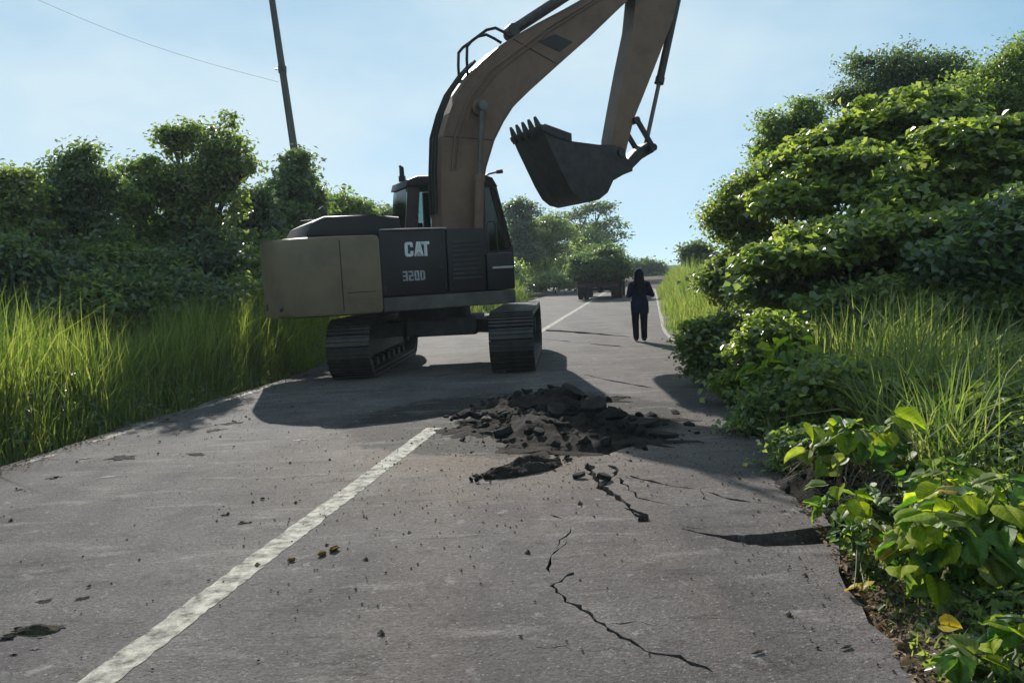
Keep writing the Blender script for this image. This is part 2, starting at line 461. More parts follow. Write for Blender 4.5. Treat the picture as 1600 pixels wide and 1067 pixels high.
# foliage
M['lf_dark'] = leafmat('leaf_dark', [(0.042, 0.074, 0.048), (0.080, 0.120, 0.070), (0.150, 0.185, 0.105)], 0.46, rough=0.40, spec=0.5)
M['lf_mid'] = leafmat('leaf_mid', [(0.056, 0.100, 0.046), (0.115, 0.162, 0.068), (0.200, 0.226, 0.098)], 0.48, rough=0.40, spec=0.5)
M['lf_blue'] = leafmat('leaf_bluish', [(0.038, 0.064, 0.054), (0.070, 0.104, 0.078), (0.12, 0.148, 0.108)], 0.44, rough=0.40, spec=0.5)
M['lf_olive'] = leafmat('leaf_olive', [(0.062, 0.090, 0.044), (0.110, 0.145, 0.062), (0.190, 0.215, 0.105)], 0.46, rough=0.40, spec=0.5)
M['lf_vine'] = leafmat('leaf_vine', [(0.055, 0.092, 0.032), (0.130, 0.170, 0.052), (0.235, 0.260, 0.095)], 0.48, rough=0.36, spec=0.6)
M['lf_broad'] = leafmat('leaf_broad', [(0.030, 0.078, 0.018), (0.070, 0.140, 0.024), (0.120, 0.175, 0.040), (0.17, 0.19, 0.05)], 0.46, rough=0.48, by_object=True, spec=0.3)
M['lf_lime'] = leafmat('leaf_lime', [(0.16, 0.23, 0.018), (0.27, 0.31, 0.03)], 0.52, rough=0.65, by_object=True, spec=0.1)
M['lf_yellow'] = leafmat('leaf_yellow', [(0.30, 0.24, 0.02), (0.38, 0.28, 0.04)], 0.4, rough=0.5, by_object=True, tgain=(1.0, 0.85, 0.3))
M['gr_tall'] = leafmat('grass_tall', [(0.044, 0.074, 0.028), (0.085, 0.124, 0.038), (0.142, 0.174, 0.058), (0.20, 0.20, 0.10)], 0.46, rough=0.6, spec=0.15)
M['gr_mid'] = leafmat('grass_mid', [(0.040, 0.066, 0.022), (0.078, 0.105, 0.034), (0.135, 0.150, 0.060), (0.20, 0.19, 0.10)], 0.40, rough=0.6, spec=0.15)
M['gr_bank'] = leafmat('grass_bank', [(0.050, 0.085, 0.036), (0.095, 0.132, 0.056), (0.150, 0.182, 0.085), (0.20, 0.20, 0.12)], 0.48, rough=0.6, spec=0.1)
M['gr_dry'] = leafmat('grass_dry', [(0.07, 0.058, 0.038), (0.15, 0.125, 0.085)], 0.30, rough=0.7, tgain=(1, 0.9, 0.6))

# ------------------------------------------------------------------ ground and road
PHI = R(9.95)


def drift(v):
    """sideways drift of the road centre, a bend to the left far off"""
    t = min(max((v - 9) / 12.0, 0), 1)
    b = -0.60 * t * t * (3 - 2 * t)
    if v > 54: b -= (v - 54) ** 2 * 0.03
    return b


def uv(u, v, z=0.0):
    """road coordinates: u metres to the right, v metres along the road"""
    return Vector((u * math.cos(PHI) + v * math.sin(PHI), -u * math.sin(PHI) + v * math.cos(PHI), z))


def to_uv(p):
    return p.x * math.cos(PHI) - p.y * math.sin(PHI), p.x * math.sin(PHI) + p.y * math.cos(PHI)


def terrain(u, v):
    ur = u - drift(v)
    n = noise.noise((u * 0.45, v * 0.45, 3.1)) * 0.06 + noise.noise((u * 1.6, v * 1.6, 8.0)) * 0.03
    if -5.95 < ur < 0.95: return -0.17
    if ur >= 0.95:
        k = min((ur - 0.95) / 0.35, 1)
        return -0.17 + k * 0.15 + max(0, min(ur - 1.6, 9)) * 0.045 + n * k
    k = min((-5.95 - ur) / 0.35, 1)
    return -0.17 + k * 0.10 - max(0, min(-6.4 - ur, 2)) * 0.06 + n * k


def road_z(u, v):
    """road surface: slight unevenness, sunk under the machine towards the verge"""
    k = min(max((-2.2 - u) / 3.1, 0), 1)
    w = max(0.0, 1 - ((v - 14.0) / 6.0) ** 2)
    return 0.004 * noise.noise((u * 0.5, v * 0.5, 4)) - 0.034 * k * w * w


def axis_steps(lo, hi, fine_lo, fine_hi, fine, grow):
    a = list(np.arange(fine_lo, fine_hi + 1e-6, fine))
    s, x = fine, fine_hi
    while x < hi: s *= grow; x += s; a.append(x)
    s, x = fine, fine_lo
    while x > lo: s *= grow; x -= s; a.insert(0, x)
    return a


us = axis_steps(-900, 900, -8.0, 4.5, 0.16, 1.25)
vsn = axis_steps(-60, 1500, -1.0, 26.0, 0.22, 1.18)
V = np.array([uv(u, v, terrain(u, v)) for v in vsn for u in us])
nu = len(us)
ii, jj = np.meshgrid(np.arange(len(vsn) - 1), np.arange(nu - 1), indexing='ij')
a = (ii * nu + jj).ravel()
me = np_mesh('ground', V, Q=np.stack([a, a + 1, a + nu + 1, a + nu], 1))
me.polygons.foreach_set('use_smooth', [True] * len(me.polygons))
tag(link('ground', me, M['ground']), kind='structure')

# the road: one slab, ragged edges, with its cracks cut right through it
bm = bmesh.new()
vst = [-6 + 0.2 * i for i in range(140)] + [22 + 1.0 * i for i in range(75)]
rows = []
for v in vst:
    d = drift(v)
    e1 = -6.02 + 0.10 * noise.noise((v * 1.3, 1.7, 0)) + 0.05 * noise.noise((v * 4.1, 5.2, 0)) + (0.25 if v > 30 else 0)
    e2 = 0.98 + 0.12 * noise.noise((v * 1.1, 9.3, 0)) + 0.07 * noise.noise((v * 3.7, 2.2, 0)) + (0.16 if v > 12 else 0)
    row = []
    for u in (e1, -4.6, -3.2, -2.2, -1.2, -0.2, e2):
        z = road_z(u, v)
        row.append((bm.verts.new(uv(u + d, v, z)), bm.verts.new(uv(u + d, v, -0.13))))
    rows.append(row)
for r0, r1 in zip(rows, rows[1:]):
    for k in range(6):
        bm.faces.new((r0[k][0], r0[k + 1][0], r1[k + 1][0], r1[k][0]))
        bm.faces.new((r0[k][1], r1[k][1], r1[k + 1][1], r0[k + 1][1]))
    bm.faces.new((r0[0][1], r0[0][0], r1[0][0], r1[0][1]))
    bm.faces.new((r0[6][0], r0[6][1], r1[6][1], r1[6][0]))
for r, fl in ((rows[0], False), (rows[-1], True)):
    for k in range(6):
        q = (r[k][0], r[k][1], r[k + 1][1], r[k + 1][0])
        bm.faces.new(q[::-1] if fl else q)
bmesh.ops.recalc_face_normals(bm, faces=bm.faces[:])
me = bpy.data.meshes.new('road'); bm.to_mesh(me); bm.free()
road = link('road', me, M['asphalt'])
tag(road, kind='structure')


def crack_poly(pts, w0, w1, seed, jag=0.012, step=0.06, taper=True):
    """ragged ribbon polygon along a polyline"""
    rr = random.Random(seed)
    P = []
    for a, b in zip(pts, pts[1:]):
        a, b = Vector(a), Vector(b)
        n = max(1, int((b - a).length / step))
        for i in range(n): P.append(a.lerp(b, i / n))
    P.append(Vector(pts[-1]))
    L, Rr = [], []
    for i, p in enumerate(P):
        t = (P[min(i + 1, len(P) - 1)] - P[max(i - 1, 0)]).normalized()
        nn = Vector((-t.y, t.x))
        k = i / max(1, len(P) - 1)
        w = (w0 + (w1 - w0) * k) * rr.choice((0.3, 0.5, 0.8, 1.0, 1.2, 1.7))
        if taper and (i == 0 or i == len(P) - 1): w *= 0.15
        off = nn * rr.uniform(-jag, jag)
        L.append(p + off + nn * w / 2); Rr.append(p + off - nn * w / 2)
    return L + Rr[::-1]


def blob_poly(pts, seed, amp, sub=5):
    rr = random.Random(seed); out = []
    for i in range(len(pts)):
        a, b = Vector(pts[i]), Vector(pts[(i + 1) % len(pts)])
        for k in range(sub):
            out.append(a.lerp(b, k / sub) + Vector((rr.uniform(-amp, amp), rr.uniform(-amp, amp))))
    return out


CUTS = [
    crack_poly([(0.58, 6.5), (0.58, 6.14), (0.61, 5.73), (0.68, 5.5), (0.72, 5.34), (0.76, 4.98)], 0.09, 0.022, 1),
    crack_poly([(0.70, 5.22), (0.80, 5.05), (0.79, 4.9)], 0.02, 0.07, 21, taper=False),
    crack_poly([(0.33, 4.86), (0.26, 4.70), (0.20, 4.5)], 0.012, 0.010, 2, 0.02),
    crack_poly([(0.17, 4.40), (0.14, 4.12)], 0.018, 0.016, 3),
    crack_poly([(0.28, 4.12), (0.15, 3.95), (0.21, 3.75), (0.30, 3.63), (0.37, 3.42), (0.45, 3.32), (0.53, 3.19), (0.63, 3.16), (0.73, 3.02)], 0.022, 0.018, 4, 0.012, 0.035),
    crack_poly([(0.76, 6.02), (0.83, 5.45), (1.06, 5.21)], 0.02, 0.012, 5, 0.02),
    crack_poly([(1.32, 5.50), (1.45, 5.30), (1.66, 5.16)], 0.03, 0.02, 6, 0.015),
    crack_poly([(0.62, 5.75), (0.72, 6.0), (0.78, 6.22), (0.74, 6.4)], 0.02, 0.05, 7, 0.015),
    crack_poly([(0.20, 5.15), (0.28, 5.05)], 0.015, 0.03, 8, 0.01),
    crack_poly([(0.28, 4.62), (0.16, 4.38)], 0.006, 0.010, 22, 0.01),
    crack_poly([(0.52, 5.35), (0.56, 5.22)], 0.03, 0.025, 23, 0.01),
    crack_poly([(0.86, 6.05), (1.05, 5.75), (1.20, 5.62), (1.42, 5.60)], 0.03, 0.012, 24, 0.02),
    crack_poly([(1.30, 5.62), (1.27, 5.35), (1.30, 5.28)], 0.012, 0.02, 25, 0.01),
    crack_poly([(0.40, 3.48), (0.52, 3.50), (0.60, 3.44)], 0.010, 0.004, 26, 0.008, 0.035),
    crack_poly([(1.12, 4.72), (0.98, 4.80)], 0.02, 0.006, 27, 0.01),
    crack_poly([(0.02, 3.30), (0.10, 3.28), (0.2, 3.31)], 0.006, 0.004, 28, 0.006, 0.03),
    crack_poly([(0.80, 21.6), (1.5, 20.5), (2.1, 19.4), (2.72, 18.2)], 0.24, 0.16, 9, 0.03, 0.3),
    crack_poly([(0.70, 18.75), (1.3, 17.6)], 0.04, 0.05, 10, 0.03, 0.25),
    crack_poly([(1.6, 17.1), (2.24, 15.98)], 0.05, 0.11, 11, 0.03, 0.25),
    crack_poly([(1.05, 12.1), (1.4, 11.2), (1.82, 10.41)], 0.02, 0.05, 12, 0.02, 0.2),
    blob_poly([(0.98, 4.74), (1.19, 4.60), (1.41, 4.58), (1.95, 4.70), (1.95, 4.40), (1.60, 4.38), (1.36, 4.38), (1.2, 4.50)], 13, 0.012),
    blob_poly([(-0.2, 9.3), (0.9, 9.0), (1.35, 7.9), (1.25, 7.3), (0.75, 6.75), (0.2, 6.9), (-0.25, 7.7)], 14, 0.05),
]
cb = bmesh.new()
for P in CUTS:
    a = [cb.verts.new((p.x, p.y, 0.08)) for p in P]; b = [cb.verts.new((p.x, p.y, -0.3)) for p in P]
    cb.faces.new(a); cb.faces.new(b[::-1])
    for k in range(len(P)):
        cb.faces.new((a[k], b[k], b[(k + 1) % len(P)], a[(k + 1) % len(P)]))
bmesh.ops.recalc_face_normals(cb, faces=cb.faces[:])
cme = bpy.data.meshes.new('cutter'); cb.to_mesh(cme); cb.free()
cutter = link('cutter', cme)
mod = road.modifiers.new('cut', 'BOOLEAN')
mod.operation = 'DIFFERENCE'; mod.object = cutter; mod.solver = 'EXACT'; mod.use_self = True
bpy.context.view_layer.update()
dg = bpy.context.evaluated_depsgraph_get()
cut_me = bpy.data.meshes.new_from_object(road.evaluated_get(dg))
road.modifiers.clear()
if len(cut_me.polygons) > 200:
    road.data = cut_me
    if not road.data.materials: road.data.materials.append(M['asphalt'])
bpy.data.objects.remove(cutter)


ST = (-6.02, -4.6, -3.2, -2.2, -1.2, -0.2, 0.98)


def road_strip(name, u0, v0, v1, w, mat, rag=0.008, breaks=None, seed=0, dv=0.04):
    """painted line: a sheet just above the road, with worn edges"""
    rr = random.Random(seed)
    Vv, Q = [], []
    v = v0
    while v < v1:
        st = dv if v < 12 else (0.5 if v < 30 else 1.0)
        c = u0 + drift(v)
        ka, kb = max([q for q in ST if q <= u0]), min([q for q in ST if q > u0])
        zz = road_z(ka, v) + (road_z(kb, v) - road_z(ka, v)) * (u0 - ka) / (kb - ka) + 0.0025
        Vv += [uv(c - w / 2 + rr.uniform(-rag, rag), v, zz), uv(c + w / 2 + rr.uniform(-rag, rag), v, zz)]
        v += st
    for i in range(len(Vv) // 2 - 1):
        if breaks and breaks(i): continue
        Q.append((2 * i, 2 * i + 1, 2 * i + 3, 2 * i + 2))
    me = np_mesh(name, np.array(Vv), Q=Q)
    return tag(link(name, me, mat), kind='structure')


road_strip('centre_line_marking', -2.28, -5, 80, 0.165, M['line'], seed=1, breaks=lambda i: 325 < i < 427)
road_strip('edge_line_marking', 0.90, 14.5, 80, 0.09, M['line'], seed=2, rag=0.006)
road_strip('edge_line_marking', -5.86, 3.5, 13.5, 0.10, M['line_old'], seed=3, rag=0.035, breaks=lambda i: noise.noise((i * 0.04, 2.0, 0)) < -0.05)


# ------------------------------------------------------------------ foliage builders
def unit(a): return a / np.maximum(np.linalg.norm(a, axis=-1, keepdims=True), 1e-9)


def leaf_arrays(P, N, L, W, rng, fold=0.25, droop=0.0):
    """folded rhombic leaves; P centres, N normals"""
    n = len(P)
    rnd = rng.normal(size=(n, 3))
    t = unit(np.cross(N, rnd))
    t[:, 2] -= droop
    t = unit(t)
    s = unit(np.cross(N, t))
    L = np.asarray(L).reshape(-1, 1) * np.ones((n, 1)); W = np.asarray(W).reshape(-1, 1) * np.ones((n, 1))
    nn = np.cross(t, s)
    V = np.empty((n, 4, 3))
    V[:, 0] = P - t * L * 0.5
    V[:, 1] = P + s * W * 0.5 + nn * W * fold - t * L * 0.05
    V[:, 2] = P + t * L * 0.5
    V[:, 3] = P - s * W * 0.5 + nn * W * fold - t * L * 0.05
    i = np.arange(n)[:, None] * 4
    T = np.concatenate([i + np.array([[0, 1, 2]]), i + np.array([[0, 2, 3]])])
    return V.reshape(-1, 3), T


def crown_arrays(blobs, clumps, per, cr, leaf, rng, up=0.7, ratio=0.55, flat=0.55, inner=0.28, low=-0.55, rough=0.16, droop=0.25, sprigs=3):
    """leaf clumps spread over and through a set of ellipsoids (cx,cy,cz,rx,ry,rz)"""
    B0 = np.array(blobs, float)
    kids = []
    for b in B0:
        m_ = 9
        dd = unit(rng.normal(size=(m_, 3))); dd[:, 2] = np.where(dd[:, 2] < -0.5, -dd[:, 2], dd[:, 2])
        f_ = rng.uniform(0.22, 0.46, m_)
        for q in range(m_):
            p_ = b[:3] + dd[q] * b[3:] * (1.0 - f_[q] * 0.72)
            kids.append((*p_, *(b[3:] * f_[q] * np.array([1, 1, 0.85]))))
        for q in range(sprigs):                       # shoots that break the outline
            g_ = unit(rng.normal(size=3) * np.array([0.8, 0.8, 0.5]) + np.array([0, 0, 0.75]))
            p_ = b[:3] + g_ * b[3:] * rng.uniform(1.0, 1.16)
            w_ = rng.uniform(0.07, 0.13) * min(b[3], b[5])
            kids.append((*p_, w_, w_, w_ * rng.uniform(1.6, 3.0)))
        kids.append((*b[:3], *(b[3:] * 0.62)))
    B = np.array(kids)
    wgt = (B[:, 3] * B[:, 5]); wgt /= wgt.sum()
    k = rng.choice(len(B), size=clumps, p=wgt)
    d = unit(rng.normal(size=(clumps, 3)))
    d[:, 2] = np.where(d[:, 2] < low, -d[:, 2], d[:, 2])
    rad = rng.uniform(0.78, 1.0, size=clumps) + rng.normal(size=clumps) * rough
    isin = rng.random(clumps) < inner
    rad = np.where(isin, rng.uniform(0.25, 0.75, size=clumps), rad)
    cen = B[k, :3] + d * B[k, 3:] * rad[:, None]
    cs = cr * rng.uniform(0.6, 1.5, size=clumps)
    m = rng.poisson(per, size=clumps) + 3
    idx = np.repeat(np.arange(clumps), m)
    off = rng.normal(size=(len(idx), 3)) * cs[idx][:, None] * np.array([0.62, 0.62, 0.62 * flat])
    P = cen[idx] + off
    N = unit(d[idx] * 0.55 + np.array([0, 0, up]) + rng.normal(size=(len(idx), 3)) * 0.55)
    L = leaf * rng.uniform(0.65, 1.3, size=len(idx))
    return leaf_arrays(P, N, L, L * ratio, rng, droop=droop)


def pix_blobs(D, specs):
    """(px, py, half width px, half height px, depth offset m, depth radius factor) -> ellipsoids in metres"""
    out = []
    for q in specs:
        px, py, hx, hy = q[:4]
        dd = q[4] if len(q) > 4 else 0
        k = q[5] if len(q) > 5 else 0.9
        c = at(px, py, D + dd)
        s = (D + dd) / F
        out.append((c.x, c.y, c.z, hx * s, max(hx, hy) * s * k, hy * s))
    return out


def limb_pts(a, b, bend, rr):
    a, b = Vector(a), Vector(b)
    m = a.lerp(b, 0.5) + Vector((rr.uniform(-1, 1), rr.uniform(-1, 1), rr.uniform(0, 0.6))) * bend
    return [a.lerp(m, 0.0), a.lerp(m, 0.55).lerp(m.lerp(b, 0.55), 0.3), m.lerp(b, 0.15), m.lerp(b, 0.6), b]


def tree(name, label, D, specs, mat, clumps, per, cr, leaf, base=None, r0=0.12, seed=0, group=None, cat='tree', limbs=6, **kw):
    rng = np.random.default_rng(seed); rr = random.Random(seed)
    B = pix_blobs(D, specs)
    cx = np.average([b[0] for b in B], weights=[b[3] for b in B]); cy = np.average([b[1] for b in B], weights=[b[3] for b in B])
    if base is None: base = (cx, cy)
    u, v = to_uv(Vector((base[0], base[1], 0)))
    gz = terrain(u, v) - 0.03
    root = empty(name, (base[0], base[1], gz))
    tag(root, label, cat, group)
    o = Vector(root.location)
    t = MB()
    top = max(B, key=lambda b: b[2])
    mid = Vector((cx, cy, np.mean([b[2] for b in B])))
    fork = Vector((base[0], base[1], gz)).lerp(mid, 0.45)
    t.tube([(0, 0, 0), (rr.uniform(-.05, .05), rr.uniform(-.05, .05), (fork.z - gz) * 0.5), tuple(fork - o)], [r0 * 1.25, r0, r0 * 0.8], 8)
    for b in sorted(B, key=lambda b: -b[3])[:limbs]:
        e = Vector(b[:3])
        t.tube([p - o for p in limb_pts(fork, e, 0.25, rr)], [r0 * 0.7, r0 * 0.55, r0 * 0.42, r0 * 0.3, r0 * 0.12], 6)
        for k in range(3):
            dd = Vector((rr.gauss(0, 1), rr.gauss(0, 1), rr.gauss(0.4, 0.8))).normalized()
            tip = e + Vector((dd.x * b[3], dd.y * b[4], dd.z * b[5])) * 0.85
            t.tube([p - o for p in limb_pts(fork.lerp(e, 0.7), tip, 0.1, rr)], [r0 * 0.3, r0 * 0.24, r0 * 0.2, r0 * 0.14, r0 * 0.05], 5)
    t.build('trunk', M['bark'], root, smooth=60)
    Vv, T = crown_arrays(B, clumps, per, cr, leaf, rng, **kw)
    cr_o = link('crown', np_mesh('crown', Vv - np.array(o), T=T), mat, root)
    cr_o['kind'] = 'stuff'
    return root


def blade_arrays(P, H, W, rng, lean=0.35, wind=(0.05, 0.0), seg=3):
    """grass blades bending over; P base points"""
    n = len(P)
    az = rng.uniform(0, 2 * np.pi, n)
    dirv = np.stack([np.cos(az), np.sin(az), np.zeros(n)], 1)
    face = az + np.pi / 2 + rng.normal(size=n) * 0.5
    side = np.stack([np.cos(face), np.sin(face), np.zeros(n)], 1)
    bend = np.abs(rng.normal(size=n)) * lean + 0.04
    Vv = np.empty((n, 2 * seg + 1, 3))
    wv = np.array([wind[0], wind[1], 0])
    for k in range(seg + 1):
        t = k / seg
        c = P + np.array([0, 0, 1.0]) * (H * (t - 0.30 * bend * t ** 3))[:, None] + dirv * (H * bend * t ** 2.2)[:, None] + wv * (H * t * t)[:, None]
        if k == seg:
            Vv[:, 2 * seg] = c
        else:
            w = (W * (1 - 0.25 * t) * (0.7 if k == 0 else 1.0))[:, None] * 0.5
            Vv[:, 2 * k] = c - side * w; Vv[:, 2 * k + 1] = c + side * w
    i = np.arange(n)[:, None] * (2 * seg + 1)
    Q = np.concatenate([i + np.array([[2 * k, 2 * k + 1, 2 * k + 3, 2 * k + 2]]) for k in range(seg - 1)])
    T = i + np.array([[2 * seg - 2, 2 * seg - 1, 2 * seg]])
    return Vv.reshape(-1, 3), T, Q


def grass_patch(name, label, n, urange, vrange, hfun, W, mat, seed, lean=0.3, clump=0.6, dens=None, seg=3, wind=(0.05, 0)):
    rng = np.random.default_rng(seed)
    m = int(n * 3)
    U = rng.uniform(*urange, m); Vv = rng.uniform(*vrange, m)
    keep = np.array([noise.noise((a * 1.1, b * 1.1, seed)) * clump + 0.5 + (dens(a, b) if dens else 0) for a, b in zip(U, Vv)])
    ok = rng.random(m) < keep
    U, Vv = U[ok][:n], Vv[ok][:n]
    P = np.array([uv(a + drift(b), b, terrain(a + drift(b), b) - 0.02) for a, b in zip(U, Vv)])
    H = np.array([hfun(a, b) for a, b in zip(U, Vv)]) * rng.uniform(0.55, 1.15, len(P))
    Wd = W * rng.uniform(0.6, 1.3, len(P))
    X, T, Q = blade_arrays(P, H, Wd, rng, lean, wind, seg)
    o = link(name, np_mesh(name, X, T=T, Q=Q), mat)
    return tag(o, label, 'grass', kind='stuff')


# ------------------------------------------------------------------ tall grass, verge side of the oncoming lane
def h_left(u, v):
    e = min(max((-6.12 - u) / 0.8, 0.0), 1.0)
    e = e * e * (3 - 2 * e)
    return (0.30 + 1.38 * e) * (1 + 0.45 * noise.noise((u * 0.5, v * 0.5, 2))) * (0.9 + 0.28 * noise.noise((u * 2.2, v * 2.2, 5)))


grass_patch('tall_grass', 'tall backlit yellow green grass growing along the verge before the dark trees', 38000, (-10.4, -6.12), (2.5, 19), h_left, 0.013, M['gr_tall'], 11, lean=0.30, clump=0.8)
grass_patch('tall_grass', 'strip of pale grass beside the far stretch of road behind the excavator', 9000, (-10.0, -6.0), (19, 47), lambda u, v: h_left(u, v) * 0.95, 0.03, M['gr_tall'], 12, lean=0.35, clump=0.6)
grass_patch('short_grass', 'short ragged grass along the pavement edge beneath the tall verge grass', 7000, (-6.75, -6.02), (3, 16), lambda u, v: 0.16 + 0.1 * noise.noise((u * 3, v * 3, 1)), 0.012, M['gr_mid'], 13, lean=0.6)

rng = np.random.default_rng(93)
n = 15000
U = -6.1 - np.abs(rng.normal(size=n)) * 0.8; Vv = rng.uniform(3, 17, n)
P = np.array([uv(a_ + drift(b_), b_, terrain(a_ + drift(b_), b_)) for a_, b_ in zip(U, Vv)])
kk = np.array([0.5 + noise.noise((a_ * 1.2, b_ * 1.2, 21)) for a_, b_ in zip(U, Vv)])
P[:, 2] += np.clip((-6.05 - U) * 1.1, 0.05, 0.8) * rng.random(n) ** 0.7
ok = rng.random(n) < np.clip(kk, 0.1, 1); P = P[ok]
N = unit(rng.normal(size=P.shape) * 0.7 + np.array([0, 0, 0.7]))
L = rng.uniform(0.03, 0.11, len(P))
X, T = leaf_arrays(P, N, L, L * 0.45, rng, droop=0.3)
tag(link('verge_weeds', np_mesh('verge_weeds', X, T=T), M['lf_dark']), 'dark leafy weeds growing among the tall grass along the verge', 'weeds', kind='stuff')
grass_patch('dead_grass', 'dead straw coloured stems mixed into the tall verge grass', 900, (-7.2, -6.1), (2.5, 15), lambda u, v: h_left(u, v) * 0.7, 0.008, M['gr_dry'], 18, lean=0.55, clump=0.9)

# ------------------------------------------------------------------ trees, far side of the verge
GL = 'trees behind the tall verge grass'
tree('bushy_tree', 'yellowish bushy tree at the photo edge behind the tall grass', 14.2, [(-10, 335, 80, 60), (30, 305, 40, 38), (15, 285, 20, 18), (-20, 400, 100, 70), (50, 375, 40, 50)], M['lf_olive'], 480, 22, 0.20, 0.11, seed=21, group=GL)
tree('bushy_tree', 'dark dense tree with spiky upright sprigs along its crown', 15.5, [(125, 345, 65, 65), (118, 285, 36, 36), (150, 300, 32, 34), (92, 310, 30, 32), (135, 248, 16, 22), (108, 258, 10, 14), (125, 420, 90, 75)], M['lf_dark'], 760, 22, 0.20, 0.115, seed=22, group=GL, sprigs=7)
tree('bushy_tree', 'dark rounded tree between the spiky one and the two-topped one', 17.2, [(222, 345, 50, 70), (215, 290, 32, 34), (196, 300, 26, 28), (240, 275, 22, 26), (220, 420, 70, 75)], M['lf_mid'], 560, 22, 0.21, 0.12, seed=23, group=GL, sprigs=5)
tree('bushy_tree', 'tallest two-topped olive green tree behind the tall grass', 17.6, [(300, 310, 44, 55), (284, 232, 30, 30), (266, 212, 18, 12), (300, 215, 22, 20), (354, 245, 34, 36), (352, 300, 36, 60), (372, 262, 24, 26), (356, 198, 9, 16), (312, 390, 70, 75)], M['lf_olive'], 800, 22, 0.20, 0.12, seed=24, group=GL, sprigs=5)
tree('bushy_tree', 'shaded bluish tree standing between the two-topped tree and the leaning pole', 20, [(395, 355, 34, 50), (385, 400, 55, 60), (402, 325, 18, 24)], M['lf_blue'], 420, 22, 0.24, 0.14, seed=25, group=GL)
tree('bushy_tree', 'dark pointed tree growing around the leaning pole', 22, [(460, 312, 34, 40), (464, 268, 22, 24), (468, 246, 10, 12), (450, 370, 55, 60), (432, 318, 22, 26), (488, 325, 20, 26)], M['lf_dark'], 560, 22, 0.24, 0.15, seed=26, group=GL, sprigs=6)
tree('bushy_tree', 'bright green tree behind the excavator engine hood', 27, [(535, 335, 30, 30), (518, 320, 14, 18), (515, 360, 40, 36), (560, 352, 32, 34), (540, 400, 60, 60)], M['lf_mid'], 460, 22, 0.28, 0.18, seed=27, group=GL)
tree('bushy_tree', 'pale low tree showing between the engine hood and the cab', 34, [(590, 345, 34, 20), (610, 370, 45, 40), (570, 380, 50, 50)], M['lf_olive'], 360, 20, 0.34, 0.21, seed=28, group=GL)
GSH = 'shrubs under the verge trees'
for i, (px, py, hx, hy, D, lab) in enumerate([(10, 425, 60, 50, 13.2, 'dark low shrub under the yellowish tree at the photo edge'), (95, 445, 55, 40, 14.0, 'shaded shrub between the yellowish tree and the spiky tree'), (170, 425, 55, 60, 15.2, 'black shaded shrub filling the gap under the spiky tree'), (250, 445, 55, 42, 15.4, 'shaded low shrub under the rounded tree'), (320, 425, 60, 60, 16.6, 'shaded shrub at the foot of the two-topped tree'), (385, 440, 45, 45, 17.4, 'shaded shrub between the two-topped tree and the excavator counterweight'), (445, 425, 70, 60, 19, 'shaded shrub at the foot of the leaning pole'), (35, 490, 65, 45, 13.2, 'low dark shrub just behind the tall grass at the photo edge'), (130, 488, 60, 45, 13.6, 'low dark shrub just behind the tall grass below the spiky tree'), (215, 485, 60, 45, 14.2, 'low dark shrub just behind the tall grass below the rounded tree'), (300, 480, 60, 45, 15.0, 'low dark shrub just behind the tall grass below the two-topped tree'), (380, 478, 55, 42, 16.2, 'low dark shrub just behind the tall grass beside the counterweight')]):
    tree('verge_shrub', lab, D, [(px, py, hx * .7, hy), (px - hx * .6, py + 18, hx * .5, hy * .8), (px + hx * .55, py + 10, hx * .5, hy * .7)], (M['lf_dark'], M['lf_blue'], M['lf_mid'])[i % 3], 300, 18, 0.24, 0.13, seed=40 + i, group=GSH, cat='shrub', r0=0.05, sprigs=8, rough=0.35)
# far trees seen past the excavator, along the bend and beyond
GF = 'trees around the far bend'
tree('far_tree', 'feathery palm-like tree top just past the cab windscreen', 60, [(812, 322, 22, 12), (800, 335, 20, 14), (826, 332, 16, 10), (812, 355, 30, 25), (810, 395, 35, 40)], M['lf_blue'], 330, 18, 0.42, 0.26, seed=51, group=GF)
tree('far_tree', 'bright green tree past the cab beneath the bucket', 62, [(850, 365, 40, 28), (830, 385, 40, 35), (872, 382, 36, 32), (850, 420, 55, 35)], M['lf_mid'], 560, 20, 0.48, 0.24, seed=52, group=GF)
tree('far_tree', 'airy spreading tree beneath the bucket teeth with sky showing through', 78, [(930, 332, 34, 12), (898, 342, 26, 12), (955, 352, 28, 12), (920, 366, 40, 16), (965, 372, 18, 9), (885, 365, 20, 12)], M['lf_blue'], 230, 15, 0.50, 0.30, seed=53, group=GF, inner=0.08, r0=0.22)
tree('far_tree', 'dark dense tree directly behind the loaded truck', 74, [(930, 405, 45, 35), (900, 415, 40, 35), (955, 420, 28, 30), (925, 380, 32, 22), (930, 440, 50, 30)], M['lf_dark'], 620, 20, 0.55, 0.28, seed=54, group=GF)
tree('far_tree', 'bluish far tree showing over the walking person', 95, [(990, 422, 22, 14), (1012, 420, 18, 12), (975, 430, 20, 18), (1025, 425, 20, 15), (1000, 440, 40, 20)], M['lf_blue'], 520, 18, 0.6, 0.36, seed=55, group=GF)
tree('far_tree', 'long low tree closing the bend behind the bright green one', 86, [(880, 425, 60, 25), (820, 420, 60, 30), (790, 420, 50, 30), (850, 440, 80, 25)], M['lf_dark'], 800, 20, 0.6, 0.32, seed=56, group=GF)
tree('far_tree', 'small dark far tree standing above the pale green bank', 40, [(1090, 390, 20, 9), (1076, 397, 15, 8), (1102, 397, 14, 9), (1090, 410, 24, 14)], M['lf_blue'], 170, 18, 0.30, 0.19, seed=57, group=GF, r0=0.1)
